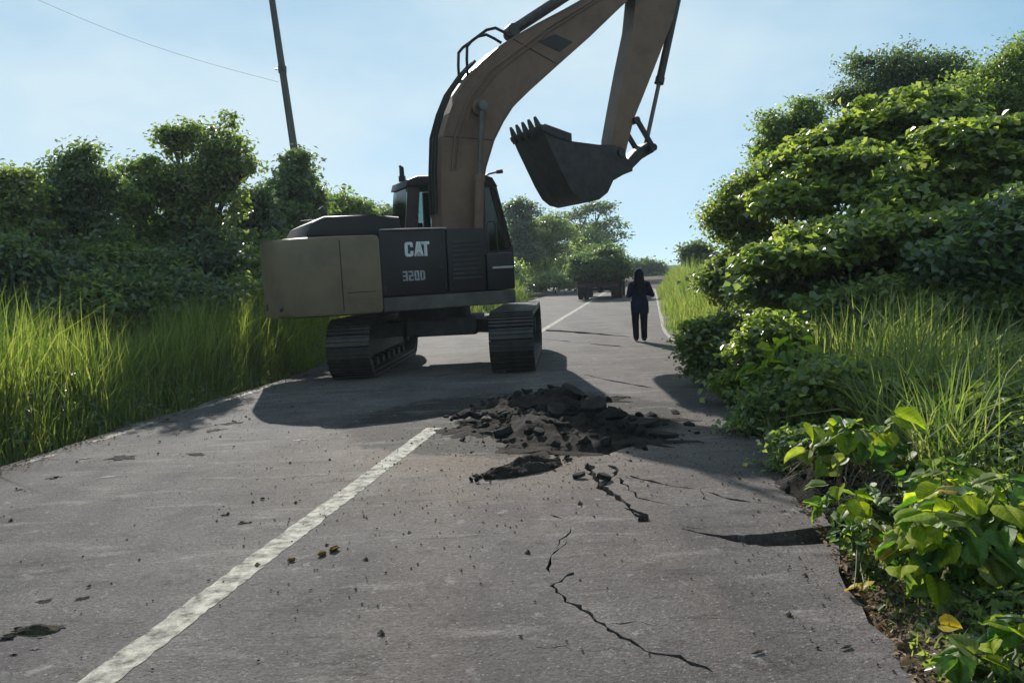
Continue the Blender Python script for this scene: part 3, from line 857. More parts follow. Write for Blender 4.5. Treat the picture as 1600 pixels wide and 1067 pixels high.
for i, (px, py, hx, hy, D, lab) in enumerate([(760, 430, 60, 30, 50, 'low green shrub at the bend behind the excavator cab'), (868, 442, 40, 14, 53, 'bright low shrub on the pale bank before the far trees')]):
    tree('bank_shrub', lab, D, [(px, py, hx, hy), (px - hx * .6, py + hy * .4, hx * .6, hy * .7), (px + hx * .6, py + hy * .4, hx * .6, hy * .7)], M['lf_olive'] if i == 1 else M['lf_mid'], 300, 18, 0.007 * D, 0.0045 * D, seed=48 + i, group='shrubs by the far stretch of road', cat='shrub', r0=0.05)

# ------------------------------------------------------------------ vine-covered bank, near side
GR = 'vine-draped trees on the bank'
tree('bank_tree', 'tallest dark feathery tree on top of the vine-covered bank', 18, [(1400, 115, 70, 32), (1350, 140, 50, 28), (1450, 120, 55, 30), (1330, 165, 35, 22), (1400, 165, 70, 30), (1490, 140, 45, 35), (1345, 100, 22, 14)], M['lf_blue'], 720, 26, 0.22, 0.085, seed=61, group=GR, inner=0.12, r0=0.16)
tree('bank_tree', 'slender upright tree poking above the vines near the sky', 17, [(1255, 185, 22, 26), (1260, 225, 28, 26), (1215, 215, 30, 26), (1205, 190, 16, 12), (1250, 165, 10, 8), (1215, 255, 35, 30)], M['lf_mid'], 330, 22, 0.20, 0.10, seed=62, group=GR, inner=0.1, r0=0.07)
tree('bank_tree', 'light green bushy tree at the photo edge above the vine-covered bank', 14.5, [(1550, 150, 60, 50), (1510, 190, 55, 50), (1600, 130, 60, 55), (1590, 200, 60, 60), (1590, 95, 20, 20)], M['lf_mid'], 760, 26, 0.22, 0.075, seed=63, group=GR)
tree('bank_tree', 'rounded vine-smothered tree overhanging the pale green grass bank', 15, [(1165, 330, 55, 45), (1150, 360, 45, 40), (1200, 290, 45, 40), (1190, 375, 50, 40), (1130, 345, 28, 30)], M['lf_vine'], 640, 25, 0.20, 0.085, seed=64, group=GR)
V_SPECS = [
    ('broad sunlit shelf of vines arching over the dark hollow of the bank', 10.4, [(1260, 400, 80, 34), (1340, 385, 90, 34), (1430, 370, 90, 34), (1510, 350, 60, 30), (1210, 415, 50, 30)], 1000, 62),
    ('vine-covered shrub above the sunlit shelf with a shaded hollow on its near side', 12.2, [(1300, 300, 70, 45), (1350, 275, 80, 45), (1250, 330, 55, 45), (1390, 310, 70, 40)], 860, 71),
    ('vine-covered shrub in the middle of the bank with pale shelf tops', 11.2, [(1460, 290, 80, 38), (1400, 330, 70, 34), (1530, 290, 70, 40), (1500, 330, 80, 40)], 860, 72),
    ('bright vine mound beneath the tallest feathery tree', 13.6, [(1380, 210, 75, 40), (1440, 190, 70, 40), (1330, 225, 55, 35), (1420, 250, 90, 40)], 800, 73),
    ('dark vine-draped shrub below the light green bushy tree', 11.0, [(1560, 240, 70, 50), (1600, 280, 70, 60), (1500, 235, 50, 40)], 700, 74),
    ('green vine mound between the slender tree and the sunlit shelf', 14.0, [(1250, 270, 50, 35), (1290, 245, 50, 35), (1215, 320, 50, 40), (1300, 290, 60, 40)], 640, 75),
    ('deep shaded shrub at the photo edge behind the big grass tufts', 9.2, [(1560, 400, 80, 60), (1500, 430, 70, 55), (1620, 380, 80, 80)], 640, 76),
    ('dark shrub under the sunlit shelf of vines', 11.0, [(1300, 450, 90, 50), (1400, 440, 90, 55), (1230, 460, 60, 45)], 640, 77),
]
for lab, D, sp, n, sd in V_SPECS:
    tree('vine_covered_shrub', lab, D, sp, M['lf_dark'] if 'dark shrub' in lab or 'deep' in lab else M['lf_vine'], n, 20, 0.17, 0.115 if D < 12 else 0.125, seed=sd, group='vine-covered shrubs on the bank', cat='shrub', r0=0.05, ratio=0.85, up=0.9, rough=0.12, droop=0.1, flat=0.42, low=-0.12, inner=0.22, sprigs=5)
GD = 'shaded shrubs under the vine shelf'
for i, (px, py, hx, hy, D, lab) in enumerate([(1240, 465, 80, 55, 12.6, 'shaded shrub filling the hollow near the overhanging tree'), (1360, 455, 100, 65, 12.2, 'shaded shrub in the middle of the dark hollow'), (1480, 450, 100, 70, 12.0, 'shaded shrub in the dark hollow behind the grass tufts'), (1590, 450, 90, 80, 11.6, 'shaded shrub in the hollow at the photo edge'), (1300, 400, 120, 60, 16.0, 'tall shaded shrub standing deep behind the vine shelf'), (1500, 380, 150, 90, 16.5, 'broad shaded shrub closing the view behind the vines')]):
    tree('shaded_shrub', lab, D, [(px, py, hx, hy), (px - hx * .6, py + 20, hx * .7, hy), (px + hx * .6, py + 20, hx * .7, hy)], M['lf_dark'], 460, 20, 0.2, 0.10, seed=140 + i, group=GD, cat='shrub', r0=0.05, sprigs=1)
# low shrubs at the road edge
GS = 'shrubs at the road edge'
tree('round_leaved_shrub', 'small-leaved shrub with pale spots leaning over the road beside the walking person', 10.4, [(1110, 545, 44, 36), (1088, 555, 28, 30), (1150, 525, 36, 34), (1120, 582, 40, 28), (1090, 520, 20, 16)], M['lf_olive'], 340, 20, 0.12, 0.07, seed=81, cat='shrub', r0=0.03, ratio=0.8, group=GS, sprigs=8, rough=0.3)
tree('round_leaved_shrub', 'green shrub between the pale-spotted one and the grass tufts', 8.8, [(1200, 535, 40, 34), (1185, 575, 46, 36), (1240, 560, 40, 36), (1155, 608, 36, 28)], M['lf_vine'], 360, 18, 0.12, 0.085, seed=82, cat='shrub', r0=0.03, ratio=0.7, group=GS, sprigs=9, rough=0.32)
tree('round_leaved_shrub', 'low shaded shrub overhanging the road where the arm shadow ends', 7.4, [(1210, 640, 45, 36), (1255, 610, 50, 40), (1180, 668, 34, 26), (1240, 680, 50, 34)], M['lf_mid'], 520, 18, 0.11, 0.065, seed=83, cat='shrub', r0=0.025, ratio=0.6, group=GS, sprigs=9, rough=0.35)
tree('round_leaved_shrub', 'pale-leaved low plant along the top of the bank verge under the shaded shrub', 8.0, [(1530, 560, 70, 26), (1450, 568, 60, 28), (1590, 570, 60, 30), (1560, 600, 70, 30)], M['lf_olive'], 520, 20, 0.11, 0.085, seed=84, cat='shrub', r0=0.02, ratio=0.7, group=GS, sprigs=8, rough=0.3)
GV = 'trailing vines over the near verge'
tree('trailing_vine', 'leafy tangle on the bank before the stems of the sunlit shelf', 9.6, [(1330, 490, 60, 36), (1400, 480, 60, 40), (1280, 500, 40, 30)], M['lf_mid'], 380, 17, 0.14, 0.09, seed=89, cat='vine', r0=0.012, ratio=0.8, group=GV, sprigs=8, rough=0.35, up=0.9)
tree('trailing_vine', 'leafy tangle on the bank at the photo edge before the dark hollow', 9.2, [(1500, 480, 60, 40), (1580, 480, 60, 44), (1450, 500, 50, 30)], M['lf_mid'], 380, 17, 0.14, 0.09, seed=90, cat='vine', r0=0.012, ratio=0.8, group=GV, sprigs=8, rough=0.35, up=0.9)
tree('trailing_vine', 'pale green tangle at the foot of the overhanging vine-smothered tree', 14.0, [(1150, 430, 40, 34), (1120, 450, 34, 30), (1185, 420, 36, 36)], M['lf_olive'], 320, 17, 0.16, 0.10, seed=92, cat='vine', r0=0.012, ratio=0.7, group=GV, sprigs=8, rough=0.35)
tree('trailing_vine', 'trailing vine tangle below the green shrub and the grass tufts', 7.0, [(1310, 600, 55, 30), (1370, 610, 55, 30), (1290, 640, 45, 28), (1340, 650, 50, 26)], M['lf_vine'], 420, 16, 0.11, 0.085, seed=85, cat='vine', r0=0.012, ratio=0.85, group=GV, sprigs=7, rough=0.35, up=0.9)
tree('trailing_vine', 'trailing vine tangle beneath the pale-leaved low plant', 6.4, [(1450, 620, 60, 30), (1520, 620, 60, 30), (1590, 630, 60, 34), (1480, 655, 60, 26)], M['lf_vine'], 440, 16, 0.11, 0.085, seed=86, cat='vine', r0=0.012, ratio=0.85, group=GV, sprigs=7, rough=0.35, up=0.9)
tree('trailing_vine', 'vine tangle hanging onto the dark soil bank at the road edge', 6.0, [(1255, 700, 36, 26), (1290, 735, 36, 28), (1240, 735, 24, 22)], M['lf_mid'], 240, 16, 0.10, 0.06, seed=87, cat='vine', r0=0.010, ratio=0.6, group=GV, sprigs=7, rough=0.4, up=0.7)
tree('trailing_vine', 'leafy vine climbing between the pale grass bank and the sunlit shelf', 11.5, [(1215, 455, 46, 36), (1245, 435, 46, 34)], M['lf_vine'], 280, 18, 0.14, 0.10, seed=88, cat='vine', r0=0.02, ratio=0.85, group=GV, sprigs=7, rough=0.3, up=0.9)


def h_right(u, v):
    e = min(max((u - 1.15) / 0.8, 0.0), 1.0)
    return (0.35 + 1.15 * e) * (1 + 0.5 * noise.noise((u * 0.6, v * 0.6, 7)))


grass_patch('bank_grass', 'soft pale green grass on the bank behind the walking person', 26000, (0.95, 5.0), (10.8, 55), h_right, 0.020, M['gr_bank'], 14, lean=0.35, clump=0.5)
grass_patch('bank_grass', 'long arching green grass tufts on the bank in front of the vine-covered shrubs', 13000, (1.7, 5.2), (5.0, 11), lambda u, v: 0.80 * (1 + 0.8 * noise.noise((u * 1.3, v * 1.3, 9))), 0.012, M['gr_bank'], 15, lean=0.6, clump=1.0)
grass_patch('bank_grass', 'loose tall pale grass growing through the shrubs at the road edge', 5200, (1.0, 3.0), (7.2, 12.0), lambda u, v: (0.45 + 0.75 * min(max(u - 1.0, 0), 1)) * (1 + 0.5 * noise.noise((u * 1.1, v * 1.1, 13))), 0.013, M['gr_bank'], 19, lean=0.5, clump=0.9)
grass_patch('bank_grass', 'dry straw and thin grass along the broken road edge', 2000, (1.14, 1.8), (2.2, 8.5), lambda u, v: 0.05 + 0.16 * max(0, u - 1.05), 0.005, M['gr_dry'], 16, lean=0.9, clump=0.9)
grass_patch('bank_grass', 'fine green grass at the foot of the large-leaved plants', 9000, (1.06, 3.2), (2.2, 8.5), lambda u, v: 0.09 + 0.26 * max(0, min(u - 1.15, 1)), 0.007, M['gr_bank'], 17, lean=0.6, clump=0.9)
# undergrowth: small leaves close to the soil under the large plants
rng = np.random.default_rng(91)
n = 22000
U = 1.03 + np.abs(rng.normal(size=n)) * 1.15; Vv = rng.uniform(2.2, 9.5, n)
ok = rng.random(n) < np.clip((U - 0.98) * 2.4, 0.05, 1); U, Vv = U[ok], Vv[ok]
hh = np.clip((U - 1.15) * 0.42, 0.02, 0.62) * rng.random(len(U)) ** 0.8
P = np.array([uv(a + drift(b), b, terrain(a + drift(b), b)) for a, b in zip(U, Vv)]); P[:, 2] += hh
N = unit(rng.normal(size=P.shape) * 0.6 + np.array([0, 0, 0.8]))
L = rng.uniform(0.025, 0.075, len(P))
X, T = leaf_arrays(P, N, L, L * 0.6, rng)
tag(link('undergrowth', np_mesh('undergrowth', X, T=T), M['lf_mid']), 'dense small-leaved undergrowth beneath the large-leaved plants', 'undergrowth', kind='stuff')
# dry leaf litter on the shoulder
n = 2600
U = 0.92 + np.abs(rng.normal(size=n)) * 0.33; Vv = rng.uniform(2.2, 9, n)
P = np.array([uv(a, b, max(terrain(a, b), 0.0 if a < 0.98 else -1) + 0.012) for a, b in zip(U, Vv)])
N = unit(rng.normal(size=P.shape) * 0.35 + np.array([0, 0, 1.0]))
L = rng.uniform(0.012, 0.05, n)
U2 = -5.98 + rng.normal(size=1500) * 0.14; V2 = rng.uniform(4, 15, 1500)
P2 = np.array([uv(a, b, (road_z(a, b) if a > -5.96 else terrain(a, b)) + 0.012) for a, b in zip(U2, V2)])
P = np.concatenate([P, P2]); N = unit(rng.normal(size=P.shape) * 0.35 + np.array([0, 0, 1.0])); L = rng.uniform(0.012, 0.055, len(P))
X, T = leaf_arrays(P, N, L, L * 0.5, rng)
tag(link('leaf_litter', np_mesh('leaf_litter', X, T=T), M['litter']), 'dry brown leaf litter along both soil edges of the road', 'leaf litter', kind='stuff')

# ------------------------------------------------------------------ leaning pole and its wire
D = 36
pa, pb = at(425, 0, D), at(465, 270, D)
dirp = (pb - pa).normalized()
foot = pb + dirp * ((pb.z + 0.3) / -dirp.z)
top = pa - dirp * 0.35
root = empty('utility_pole', foot)
tag(root, 'thin dark leaning utility pole rising out of the trees', 'utility pole')
MB().tube([(0, 0, -0.2), tuple((top - foot) * 0.5), tuple(top - foot)], [0.19, 0.165, 0.135], 10).build('pole_shaft', M['pole'], root, smooth=50)
q = pa.lerp(pb, 0.40) - foot
MB().tube([q + Vector((0, 0, 0.14)), q - Vector((0, 0, 0.14))], 0.185, 10).build('clamp', M['steel'], root)
MB().tube([q + Vector((-0.30, -0.05, 0.02)), q + Vector((-0.1, 0, 0))], 0.035, 8).build('insulator', M['pale'], root)
w0 = pa.lerp(pb, 0.47) + Vector((-0.25, 0, 0)); w1 = at(-60, -55, 33)
wp = [w0.lerp(w1, k / 14) + Vector((0, 0, -0.9 * math.sin(math.pi * k / 14) * 0.5)) for k in range(15)]
tag(MB().tube(wp, 0.007, 5).build('overhead_wire', M['pole']), 'thin sagging overhead wire running to the leaning pole', 'wire')

# ------------------------------------------------------------------ excavator
EX, EY, HEAD = -1.38, 14.6, R(25)
ex = empty('excavator', (EX, EY, -0.014))
ex.rotation_euler = (0, R(-0.6), 0)
tag(ex, 'worn yellow and black tracked excavator with raised arm breaking up the road', 'excavator')


def upper(o):
    o.rotation_euler = (0, 0, HEAD)
    return o


# undercarriage, its own heading
UH = R(86)
UO = Vector((0.22, 0.0, 0.0))


def under(o):
    o.location = UO; o.rotation_euler = (0, 0, UH)
    return o


shoe = MB()
shoe.box(-0.088, 0.088, -0.35, 0.35, -0.016, 0.016)
for x in (-0.072, 0.0, 0.072): shoe.box(x - 0.010, x + 0.010, -0.348, 0.348, 0.017, 0.045)
shoe_me = shoe.mesh('shoe'); shoe_me.materials.append(M['shoe'])
LC, RT = 3.25, 0.44
per = 2 * LC + 2 * math.pi * RT
NS = 50
for sy in (-1, 1):
    yc = sy * 1.30
    tf = MB()
    tf.box(-1.55, 1.55, yc - 0.16, yc + 0.16, 0.30, 0.66, 0.03)
    tf.prism([(-1.5, 0.66), (1.5, 0.66), (1.2, 0.74), (-1.2, 0.74)], yc - 0.12, yc + 0.12)
    tr = under(tf.build('track', M['steel'], ex))
    for cx_, nm in ((-LC / 2, 'sprocket'), (LC / 2, 'idler')):
        w = MB()
        w.tube([(cx_, yc - 0.10, 0.49), (cx_, yc + 0.10, 0.49)], 0.37, 20)
        w.tube([(cx_, yc - 0.24, 0.49), (cx_, yc + 0.24, 0.49)], 0.17, 14)
        if nm == 'sprocket':
            for k in range(14):
                an = 2 * math.pi * k / 14
                MM = Matrix.Translation((cx_ + 0.385 * math.cos(an), yc, 0.49 + 0.385 * math.sin(an))) @ Matrix.Rotation(-an, 4, 'Y')
                w.box(-0.03, 0.03, -0.05, 0.05, -0.03, 0.03, M=MM)
        w.build(nm, M['steel'], tr, smooth=40)
    bpts = [(LC / 2 + 0.405 * math.sin(b_), 0.49 - 0.405 * math.cos(b_)) for b_ in [math.pi * q_ / 12 for q_ in range(13)]] + [(-LC / 2 - 0.405 * math.sin(b_), 0.49 + 0.405 * math.cos(b_)) for b_ in [math.pi * q_ / 12 for q_ in range(13)]]
    ch_ = bmesh.new(); ring_ = []
    for x_, z_ in bpts:
        dx_, dz_ = x_ - max(-LC / 2, min(LC / 2, x_)), z_ - 0.49
        sc_ = 0.365 / 0.405
        xi_, zi_ = max(-LC / 2, min(LC / 2, x_)) + dx_ * sc_, 0.49 + dz_ * sc_
        ring_.append([ch_.verts.new(c_) for c_ in ((x_, yc - 0.33, z_), (x_, yc + 0.33, z_), (xi_, yc + 0.33, zi_), (xi_, yc - 0.33, zi_))])
    for q_ in range(len(ring_)):
        a_, b_ = ring_[q_], ring_[(q_ + 1) % len(ring_)]
        for k_ in range(4): ch_.faces.new((a_[k_], a_[(k_ + 1) % 4], b_[(k_ + 1) % 4], b_[k_]))
    bmesh.ops.recalc_face_normals(ch_, faces=ch_.faces[:])
    cm_ = bpy.data.meshes.new('track_chain'); ch_.to_mesh(cm_); ch_.free()
    link('track_chain', cm_, M['steel'], tr)
    ro = MB()
    ro.tube([(0, yc - 0.19, 0), (0, yc - 0.09, 0), (0, yc - 0.085, 0), (0, yc + 0.085, 0), (0, yc + 0.09, 0), (0, yc + 0.19, 0)], [0.10, 0.10, 0.07, 0.07, 0.10, 0.10], 12)
    ro_me = ro.mesh('roller', 40); ro_me.materials.append(M['steel'])
    for k in range(7):
        o = link('roller', ro_me, None, tr); o.location = (-1.32 + k * 0.44, 0, 0.165)
    for k in range(2):
        o = link('roller', ro_me, None, tr); o.location = (-0.65 + k * 1.3, 0, 0.82)
    for k in range(NS):
        s = (k + 0.5) / NS * per
        if s < LC: x, z, an = -LC / 2 + s, 0.49 - RT, math.pi
        elif s < LC + math.pi * RT:
            b = (s - LC) / RT; x, z, an = LC / 2 + RT * math.sin(b), 0.49 - RT * math.cos(b), math.pi - b
        elif s < 2 * LC + math.pi * RT:
            x, z, an = LC / 2 - (s - LC - math.pi * RT), 0.49 + RT, 0.0
        else:
            b = (s - 2 * LC - math.pi * RT) / RT; x, z, an = -LC / 2 - RT * math.sin(b), 0.49 + RT * math.cos(b), -b
        o = link('shoe', shoe_me, None, tr)
        o.location = (x, yc, z); o.rotation_euler = (0, an, 0)
cb_ = MB()
cb_.box(-0.72, 0.72, -0.62, 0.62, 0.55, 0.86, 0.04)
cb_.prism([(-0.95, -1.15), (-0.45, -0.55), (0.45, -0.55), (0.95, -1.15), (0.7, -1.16), (0.25, -0.7), (-0.25, -0.7), (-0.7, -1.16)], 0.57, 0.80, axis='z')
cb_.prism([(-0.95, 1.15), (-0.45, 0.55), (0.45, 0.55), (0.95, 1.15), (0.7, 1.16), (0.25, 0.7), (-0.25, 0.7), (-0.7, 1.16)], 0.57, 0.80, axis='z')
under(cb_.build('carbody', M['steel'], ex))
upper(MB().tube([(0, 0, 0.83), (0, 0, 1.06)], 0.66, 28).build('swing_bearing', M['steel'], ex, smooth=40))

# upper structure: x forward, y to the machine's left
dk = MB()
dk.box(-1.32, 1.03, -1.33, 1.33, 1.06, 1.29, 0.02)
upper(dk.build('deck', M['deckgrey'], ex))
back = []
for k in range(17):
    y = -1.35 + 2.7 * k / 16
    x = -2.93 + 0.62 * (abs(y) / 1.35) ** 3.2
    back.append((x, y))
cwp = [(-1.34, -1.36)] + [(-2.05, -1.36)] + back[1:-1] + [(-2.05, 1.36), (-1.34, 1.36)]
cw = MB()
cw.prism(cwp, 1.05, 2.30, bevel=0.07, axis='z')
cwo = upper(cw.build('counterweight', M['yellow'], ex, smooth=35))
cl = MB()
cl.box(-2.15, -1.9, -0.5, -0.38, 2.30, 2.36, 0.015); cl.box(-2.15, -1.9, 0.38, 0.5, 2.30, 2.36, 0.015)
cl.build('lifting_eye', M['deckgrey'], cwo)
hd = MB()
hd.prism([(-2.45, 2.30), (-2.30, 2.54), (-2.1, 2.63), (-1.3, 2.64), (-0.86, 2.60), (-0.82, 2.30)], -1.0, 1.0, bevel=0.05)
hood = upper(hd.build('engine_hood', M['black'], ex, smooth=30))
ex_p = MB()
ex_p.tube([(-1.75, 0.55, 2.62), (-1.75, 0.55, 2.80), (-1.82, 0.55, 2.90)], 0.055, 10)
ex_p.build('exhaust_pipe', M['steel'], hood, smooth=40)
lv = MB()
for k in range(7): lv.box(-2.1 + k * 0.16, -2.02 + k * 0.16, -0.9, -0.55, 2.636, 2.66)
lv.build('louvre', M['steel'], hood)
# right-hand body doors
for x0, x1, zt, nm, lab in ((-1.33, -0.20, 2.36, 'side_panel', 'black rear side panel carrying the white lettering'), (-0.185, 0.50, 2.36, 'side_panel', 'black plain middle side panel'), (0.515, 1.03, 1.93, 'tool_box', None)):
    p = MB()
    p.box(x0, x1, -1.335, -0.42, 1.30, zt, 0.03)
    po = upper(p.build(nm, M['black'], ex, smooth=30))
    if lab: po['label'] = lab
    if nm == 'side_panel' and x0 < -1: lettered = po
    h = MB(); h.box(x1 - 0.16, x1 - 0.05, -1.352, -1.336, 1.72, 1.75, 0.004)
    h.build('handle', M['steel'], po)
lg = MB(); lg.box(-1.30, -0.18, -1.36, -1.24, 2.362, 2.385, 0.008)
lg.build('ledge', M['pale'], lettered)  # pale colour stands in for light caught along the panel top
gl = MB()
for k in range(9): gl.box(-0.10, 0.42, -1.352, -1.337, 1.52 + k * 0.075, 1.555 + k * 0.075, 0.004)
go = upper(gl.build('grille', M['steel'], ex))
for zz_ in (1.42, 2.2):
    for xx_ in (-1.28, -0.25):
        hg = MB(); hg.tube([(xx_, -1.345, zz_ - 0.05), (xx_, -1.345, zz_ + 0.05)], 0.014, 8); hg.build('hinge', M['steel'], lettered)
for yy_ in (-0.75, 0.0, 0.75):
    bo = MB(); xx_ = -2.93 + 0.62 * (abs(yy_) / 1.35) ** 3.2
    bo.tube([(xx_ - 0.02, yy_, 1.22), (xx_ + 0.05, yy_, 1.22)], 0.06, 12); bo.build('bolt', M['deckgrey'], cwo)
sm = MB(); sm.box(-1.98, -1.965, -1.3635, -1.35, 1.12, 2.23); sm.box(-1.90, -1.45, -1.364, -1.35, 1.40, 1.412); sm.build('seam', M['black'], cwo)
eb = upper(MB().box(-1.31, 0.4, -0.41, 1.33, 1.30, 2.28, 0.03).build('engine_bay', M['black'], ex, smooth=30))
st = MB(); st.box(0.60, 0.98, -1.40, -1.34, 1.66, 1.70, 0.01)
upper(st.build('step', M['pale'], ex))
rf = MB(); rf.box(1.032, 1.05, -1.30, -1.18, 1.34, 1.62, 0.008)
upper(rf.build('reflector', M['pale'], ex))


def letters(polys, x0, z0, h, y, mat, name, parent, w=None, shear=0.0):
    b = bmesh.new()
    for P in polys:
        vs_ = [b.verts.new((x0 + p[0] * h + shear * p[1] * h, y, z0 + p[1] * h)) for p in P]
        f = b.faces.new(vs_)
        r = bmesh.ops.extrude_face_region(b, geom=[f])
        for g in r['geom']:
            if isinstance(g, bmesh.types.BMVert): g.co.y -= 0.005
    bmesh.ops.recalc_face_normals(b, faces=b.faces[:])
    me = bpy.data.meshes.new(name); b.to_mesh(me); b.free()
    return link(name, me, mat, parent)


# blocky bold capitals, unit height; C A T with the triangle at the foot of the A
Cc = [(0.0, 0.12), (0.12, 0), (0.50, 0), (0.60, 0.12), (0.60, 0.38), (0.40, 0.38), (0.40, 0.2), (0.22, 0.2), (0.22, 0.8), (0.40, 0.8), (0.40, 0.64), (0.60, 0.64), (0.60, 0.88), (0.50, 1), (0.12, 1), (0.0, 0.88)]
Aa = [(0.66, 0), (0.86, 1), (1.14, 1), (1.34, 0), (1.26, 0), (1.00, 0.34), (0.74, 0)]
Tt = [(1.40, 0), (1.62, 0), (1.62, 0.8), (1.80, 0.8), (1.80, 1.0), (1.20, 1.0), (1.22, 0.8), (1.40, 0.8)]
letters([Cc, Aa, Tt], -0.915, 1.93, 0.235, -1.3365, M['white'], 'lettering', lettered)
letters([[(0.80, 0.0), (1.20, 0.0), (1.0, 0.27)]], -0.915, 1.93, 0.235, -1.3365, M['pale'], 'logo_triangle', lettered)


def seg_digit(ch, w=0.5, t=0.17):
    segs = {'3': 'abgcd', '2': 'abged', '0': 'abcdef', 'D': 'abcdef'}[ch]
    B = {'a': (0, w, 1 - t, 1), 'g': (0, w, 0.5 - t / 2, 0.5 + t / 2), 'd': (0, w, 0, t), 'f': (0, t, 0.5, 1), 'e': (0, t, 0, 0.5), 'b': (w - t, w, 0.5, 1), 'c': (w - t, w, 0, 0.5)}
    if ch == 'D': return [[(0, 0), (w - 0.14, 0), (w, 0.16), (w, 0.84), (w - 0.14, 1), (0, 1), (0, 1 - t), (w - t - 0.06, 1 - t), (w - t, 0.78), (w - t, 0.22), (w - t - 0.06, t), (t, t), (t, 1 - t - 0.005), (0, 1 - t - 0.005)]]
    out = []
    for s in segs:
        x0, x1, z0, z1 = B[s]
        if s in 'bcfe':
            if s in 'bf': z1 -= t
            if s in 'ce': z0 += t
            if 'g' in segs:
                if s in 'bf': z0 += t / 2
                else: z1 -= t / 2
        out.append([(x0, z0), (x1, z0), (x1, z1), (x0, z1)])
    return out


pp = []
for i, ch in enumerate('320D'):
    for P in seg_digit(ch): pp.append([(p[0] + i * 0.62, p[1]) for p in P])
letters(pp, -0.975, 1.54, 0.16, -1.3365, M['grey_letter'], 'model_number', lettered)

# cab, on the far (left) side of the machine
cabp = [(-0.34, 1.30), (-0.34, 2.30), (-0.20, 3.30), (0.0, 3.40), (1.42, 3.43), (1.56, 3.36), (1.86, 2.10), (1.88, 1.30)]
cab = MB()
Y0, Y1 = 0.44, 1.36
cab.box(-0.34, 1.86, Y0, Y1, 1.30, 1.36)
for y in (Y0, Y1 - 0.06):
    cab.prism([(-0.34, 1.37), (1.87, 1.37), (1.87, 2.02), (0.55, 2.02), (0.35, 2.22), (-0.34, 2.22)], y, y + 0.06)
    cab.prism([(-0.34, 2.221), (-0.10, 2.221), (0.02, 3.24), (-0.20, 3.24)], y, y + 0.07)
    cab.prism([(0.36, 2.221), (0.50, 2.221), (0.50, 3.24), (0.38, 3.24)], y + 0.002, y + 0.062)
    cab.prism([(1.72, 2.021), (1.87, 2.021), (1.57, 3.30), (1.44, 3.30)], y, y + 0.07)
cab.box(1.25, 1.32, Y0 + 0.004, Y0 + 0.064, 2.021, 3.24)
cab.box(-0.36, -0.28, Y0 + 0.07, Y1 - 0.07, 1.37, 2.15)
cab.box(1.80, 1.87, Y0 + 0.07, Y1 - 0.07, 1.37, 1.75)
cabo = upper(cab.build('cab', M['maroon'], ex))
MB().prism([(-0.26, 3.25), (1.60, 3.25), (1.50, 3.42), (1.35, 3.47), (-0.02, 3.45), (-0.22, 3.38)], Y0 - 0.03, Y1 + 0.03, bevel=0.03).build('roof', M['black'], cabo, smooth=30)
for y in (Y0 + 0.025, Y1 - 0.03):
    MB().prism([(-0.09, 2.23), (0.35, 2.23), (0.37, 3.24), (0.03, 3.24)], y, y + 0.008).build('window', M['glass'], cabo)
    if y < 1:
        MB().prism([(0.51, 2.03), (1.24, 2.03), (1.24, 3.24), (0.51, 3.24)], y, y + 0.008).build('window', M['dark_glass'], cabo)
        MB().prism([(1.325, 2.03), (1.71, 2.03), (1.43, 3.24), (1.325, 3.24)], y, y + 0.008).build('window', M['glass'], cabo)
    else:
        MB().prism([(0.51, 2.03), (1.71, 2.03), (1.43, 3.24), (0.51, 3.24)], y, y + 0.008).build('window', M['glass'], cabo)
MB().prism([(1.855, 1.76), (1.865, 1.76), (1.57, 3.24), (1.56, 3.24)], Y0 + 0.08, Y1 - 0.08).build('windscreen', M['glass'], cabo)
MB().prism([(-0.335, 2.16), (-0.325, 2.16), (-0.21, 3.24), (-0.22, 3.24)], Y0 + 0.08, Y1 - 0.08).build('rear_window', M['glass'], cabo)
se = MB()
se.box(0.20, 0.75, 0.66, 1.14, 1.62, 1.80, 0.05); se.prism([(0.16, 1.78), (0.30, 1.78), (0.12, 2.62), (-0.02, 2.62)], 0.68, 1.12, bevel=0.04)
se.box(-0.03, 0.08, 0.76, 1.04, 2.64, 2.84, 0.03); se.box(0.25, 0.7, 0.72, 1.08, 1.365, 1.62, 0.02)
se.build('seat', M['black'], cabo, smooth=30)
ct = MB()
ct.box(0.45, 0.95, 0.50, 0.64, 1.37, 2.0, 0.03); ct.tube([(0.85, 0.57, 2.0), (0.90, 0.57, 2.22)], 0.022, 8); ct.tube([(1.45, 0.75, 1.37), (1.35, 0.75, 2.0)], 0.025, 8)
ct.build('control_console', M['black'], cabo)
be = MB(); be.tube([(-0.16, 0.9, 3.40), (-0.16, 0.9, 3.50)], 0.07, 10); be.tube([(-0.16, 0.9, 3.50), (-0.16, 0.9, 3.66), (-0.20, 0.9, 3.70)], [0.05, 0.045, 0.02], 10)
be.build('beacon', M['black'], cabo)
wl_ = MB(); wl_.tube([(1.40, 0.55, 3.45), (1.46, 0.50, 3.50), (1.62, 0.45, 3.53)], 0.022, 8)
wo = wl_.build('work_light', M['pale'], cabo)
MB().tube([(1.60, 0.45, 3.525), (1.72, 0.44, 3.54)], [0.035, 0.04], 10).build('lens', M['amber'], wo)
gr = MB()
gr.tube([(1.74, 0.42, 2.05), (1.80, 0.38, 2.1), (1.52, 0.38, 3.2), (1.46, 0.42, 3.24)], 0.018, 8)
gr.build('grab_rail', M['steel'], cabo)
hr = MB()
hr.tube([(0.58, -1.27, 1.93), (0.58, -1.27, 2.42), (0.62, -1.27, 2.47), (0.70, -1.27, 2.47), (0.74, -1.27, 2.42), (0.76, -1.27, 1.93)], 0.016, 8)
upper(hr.build('handrail', M['steel'], ex, smooth=50))
hr2 = MB()
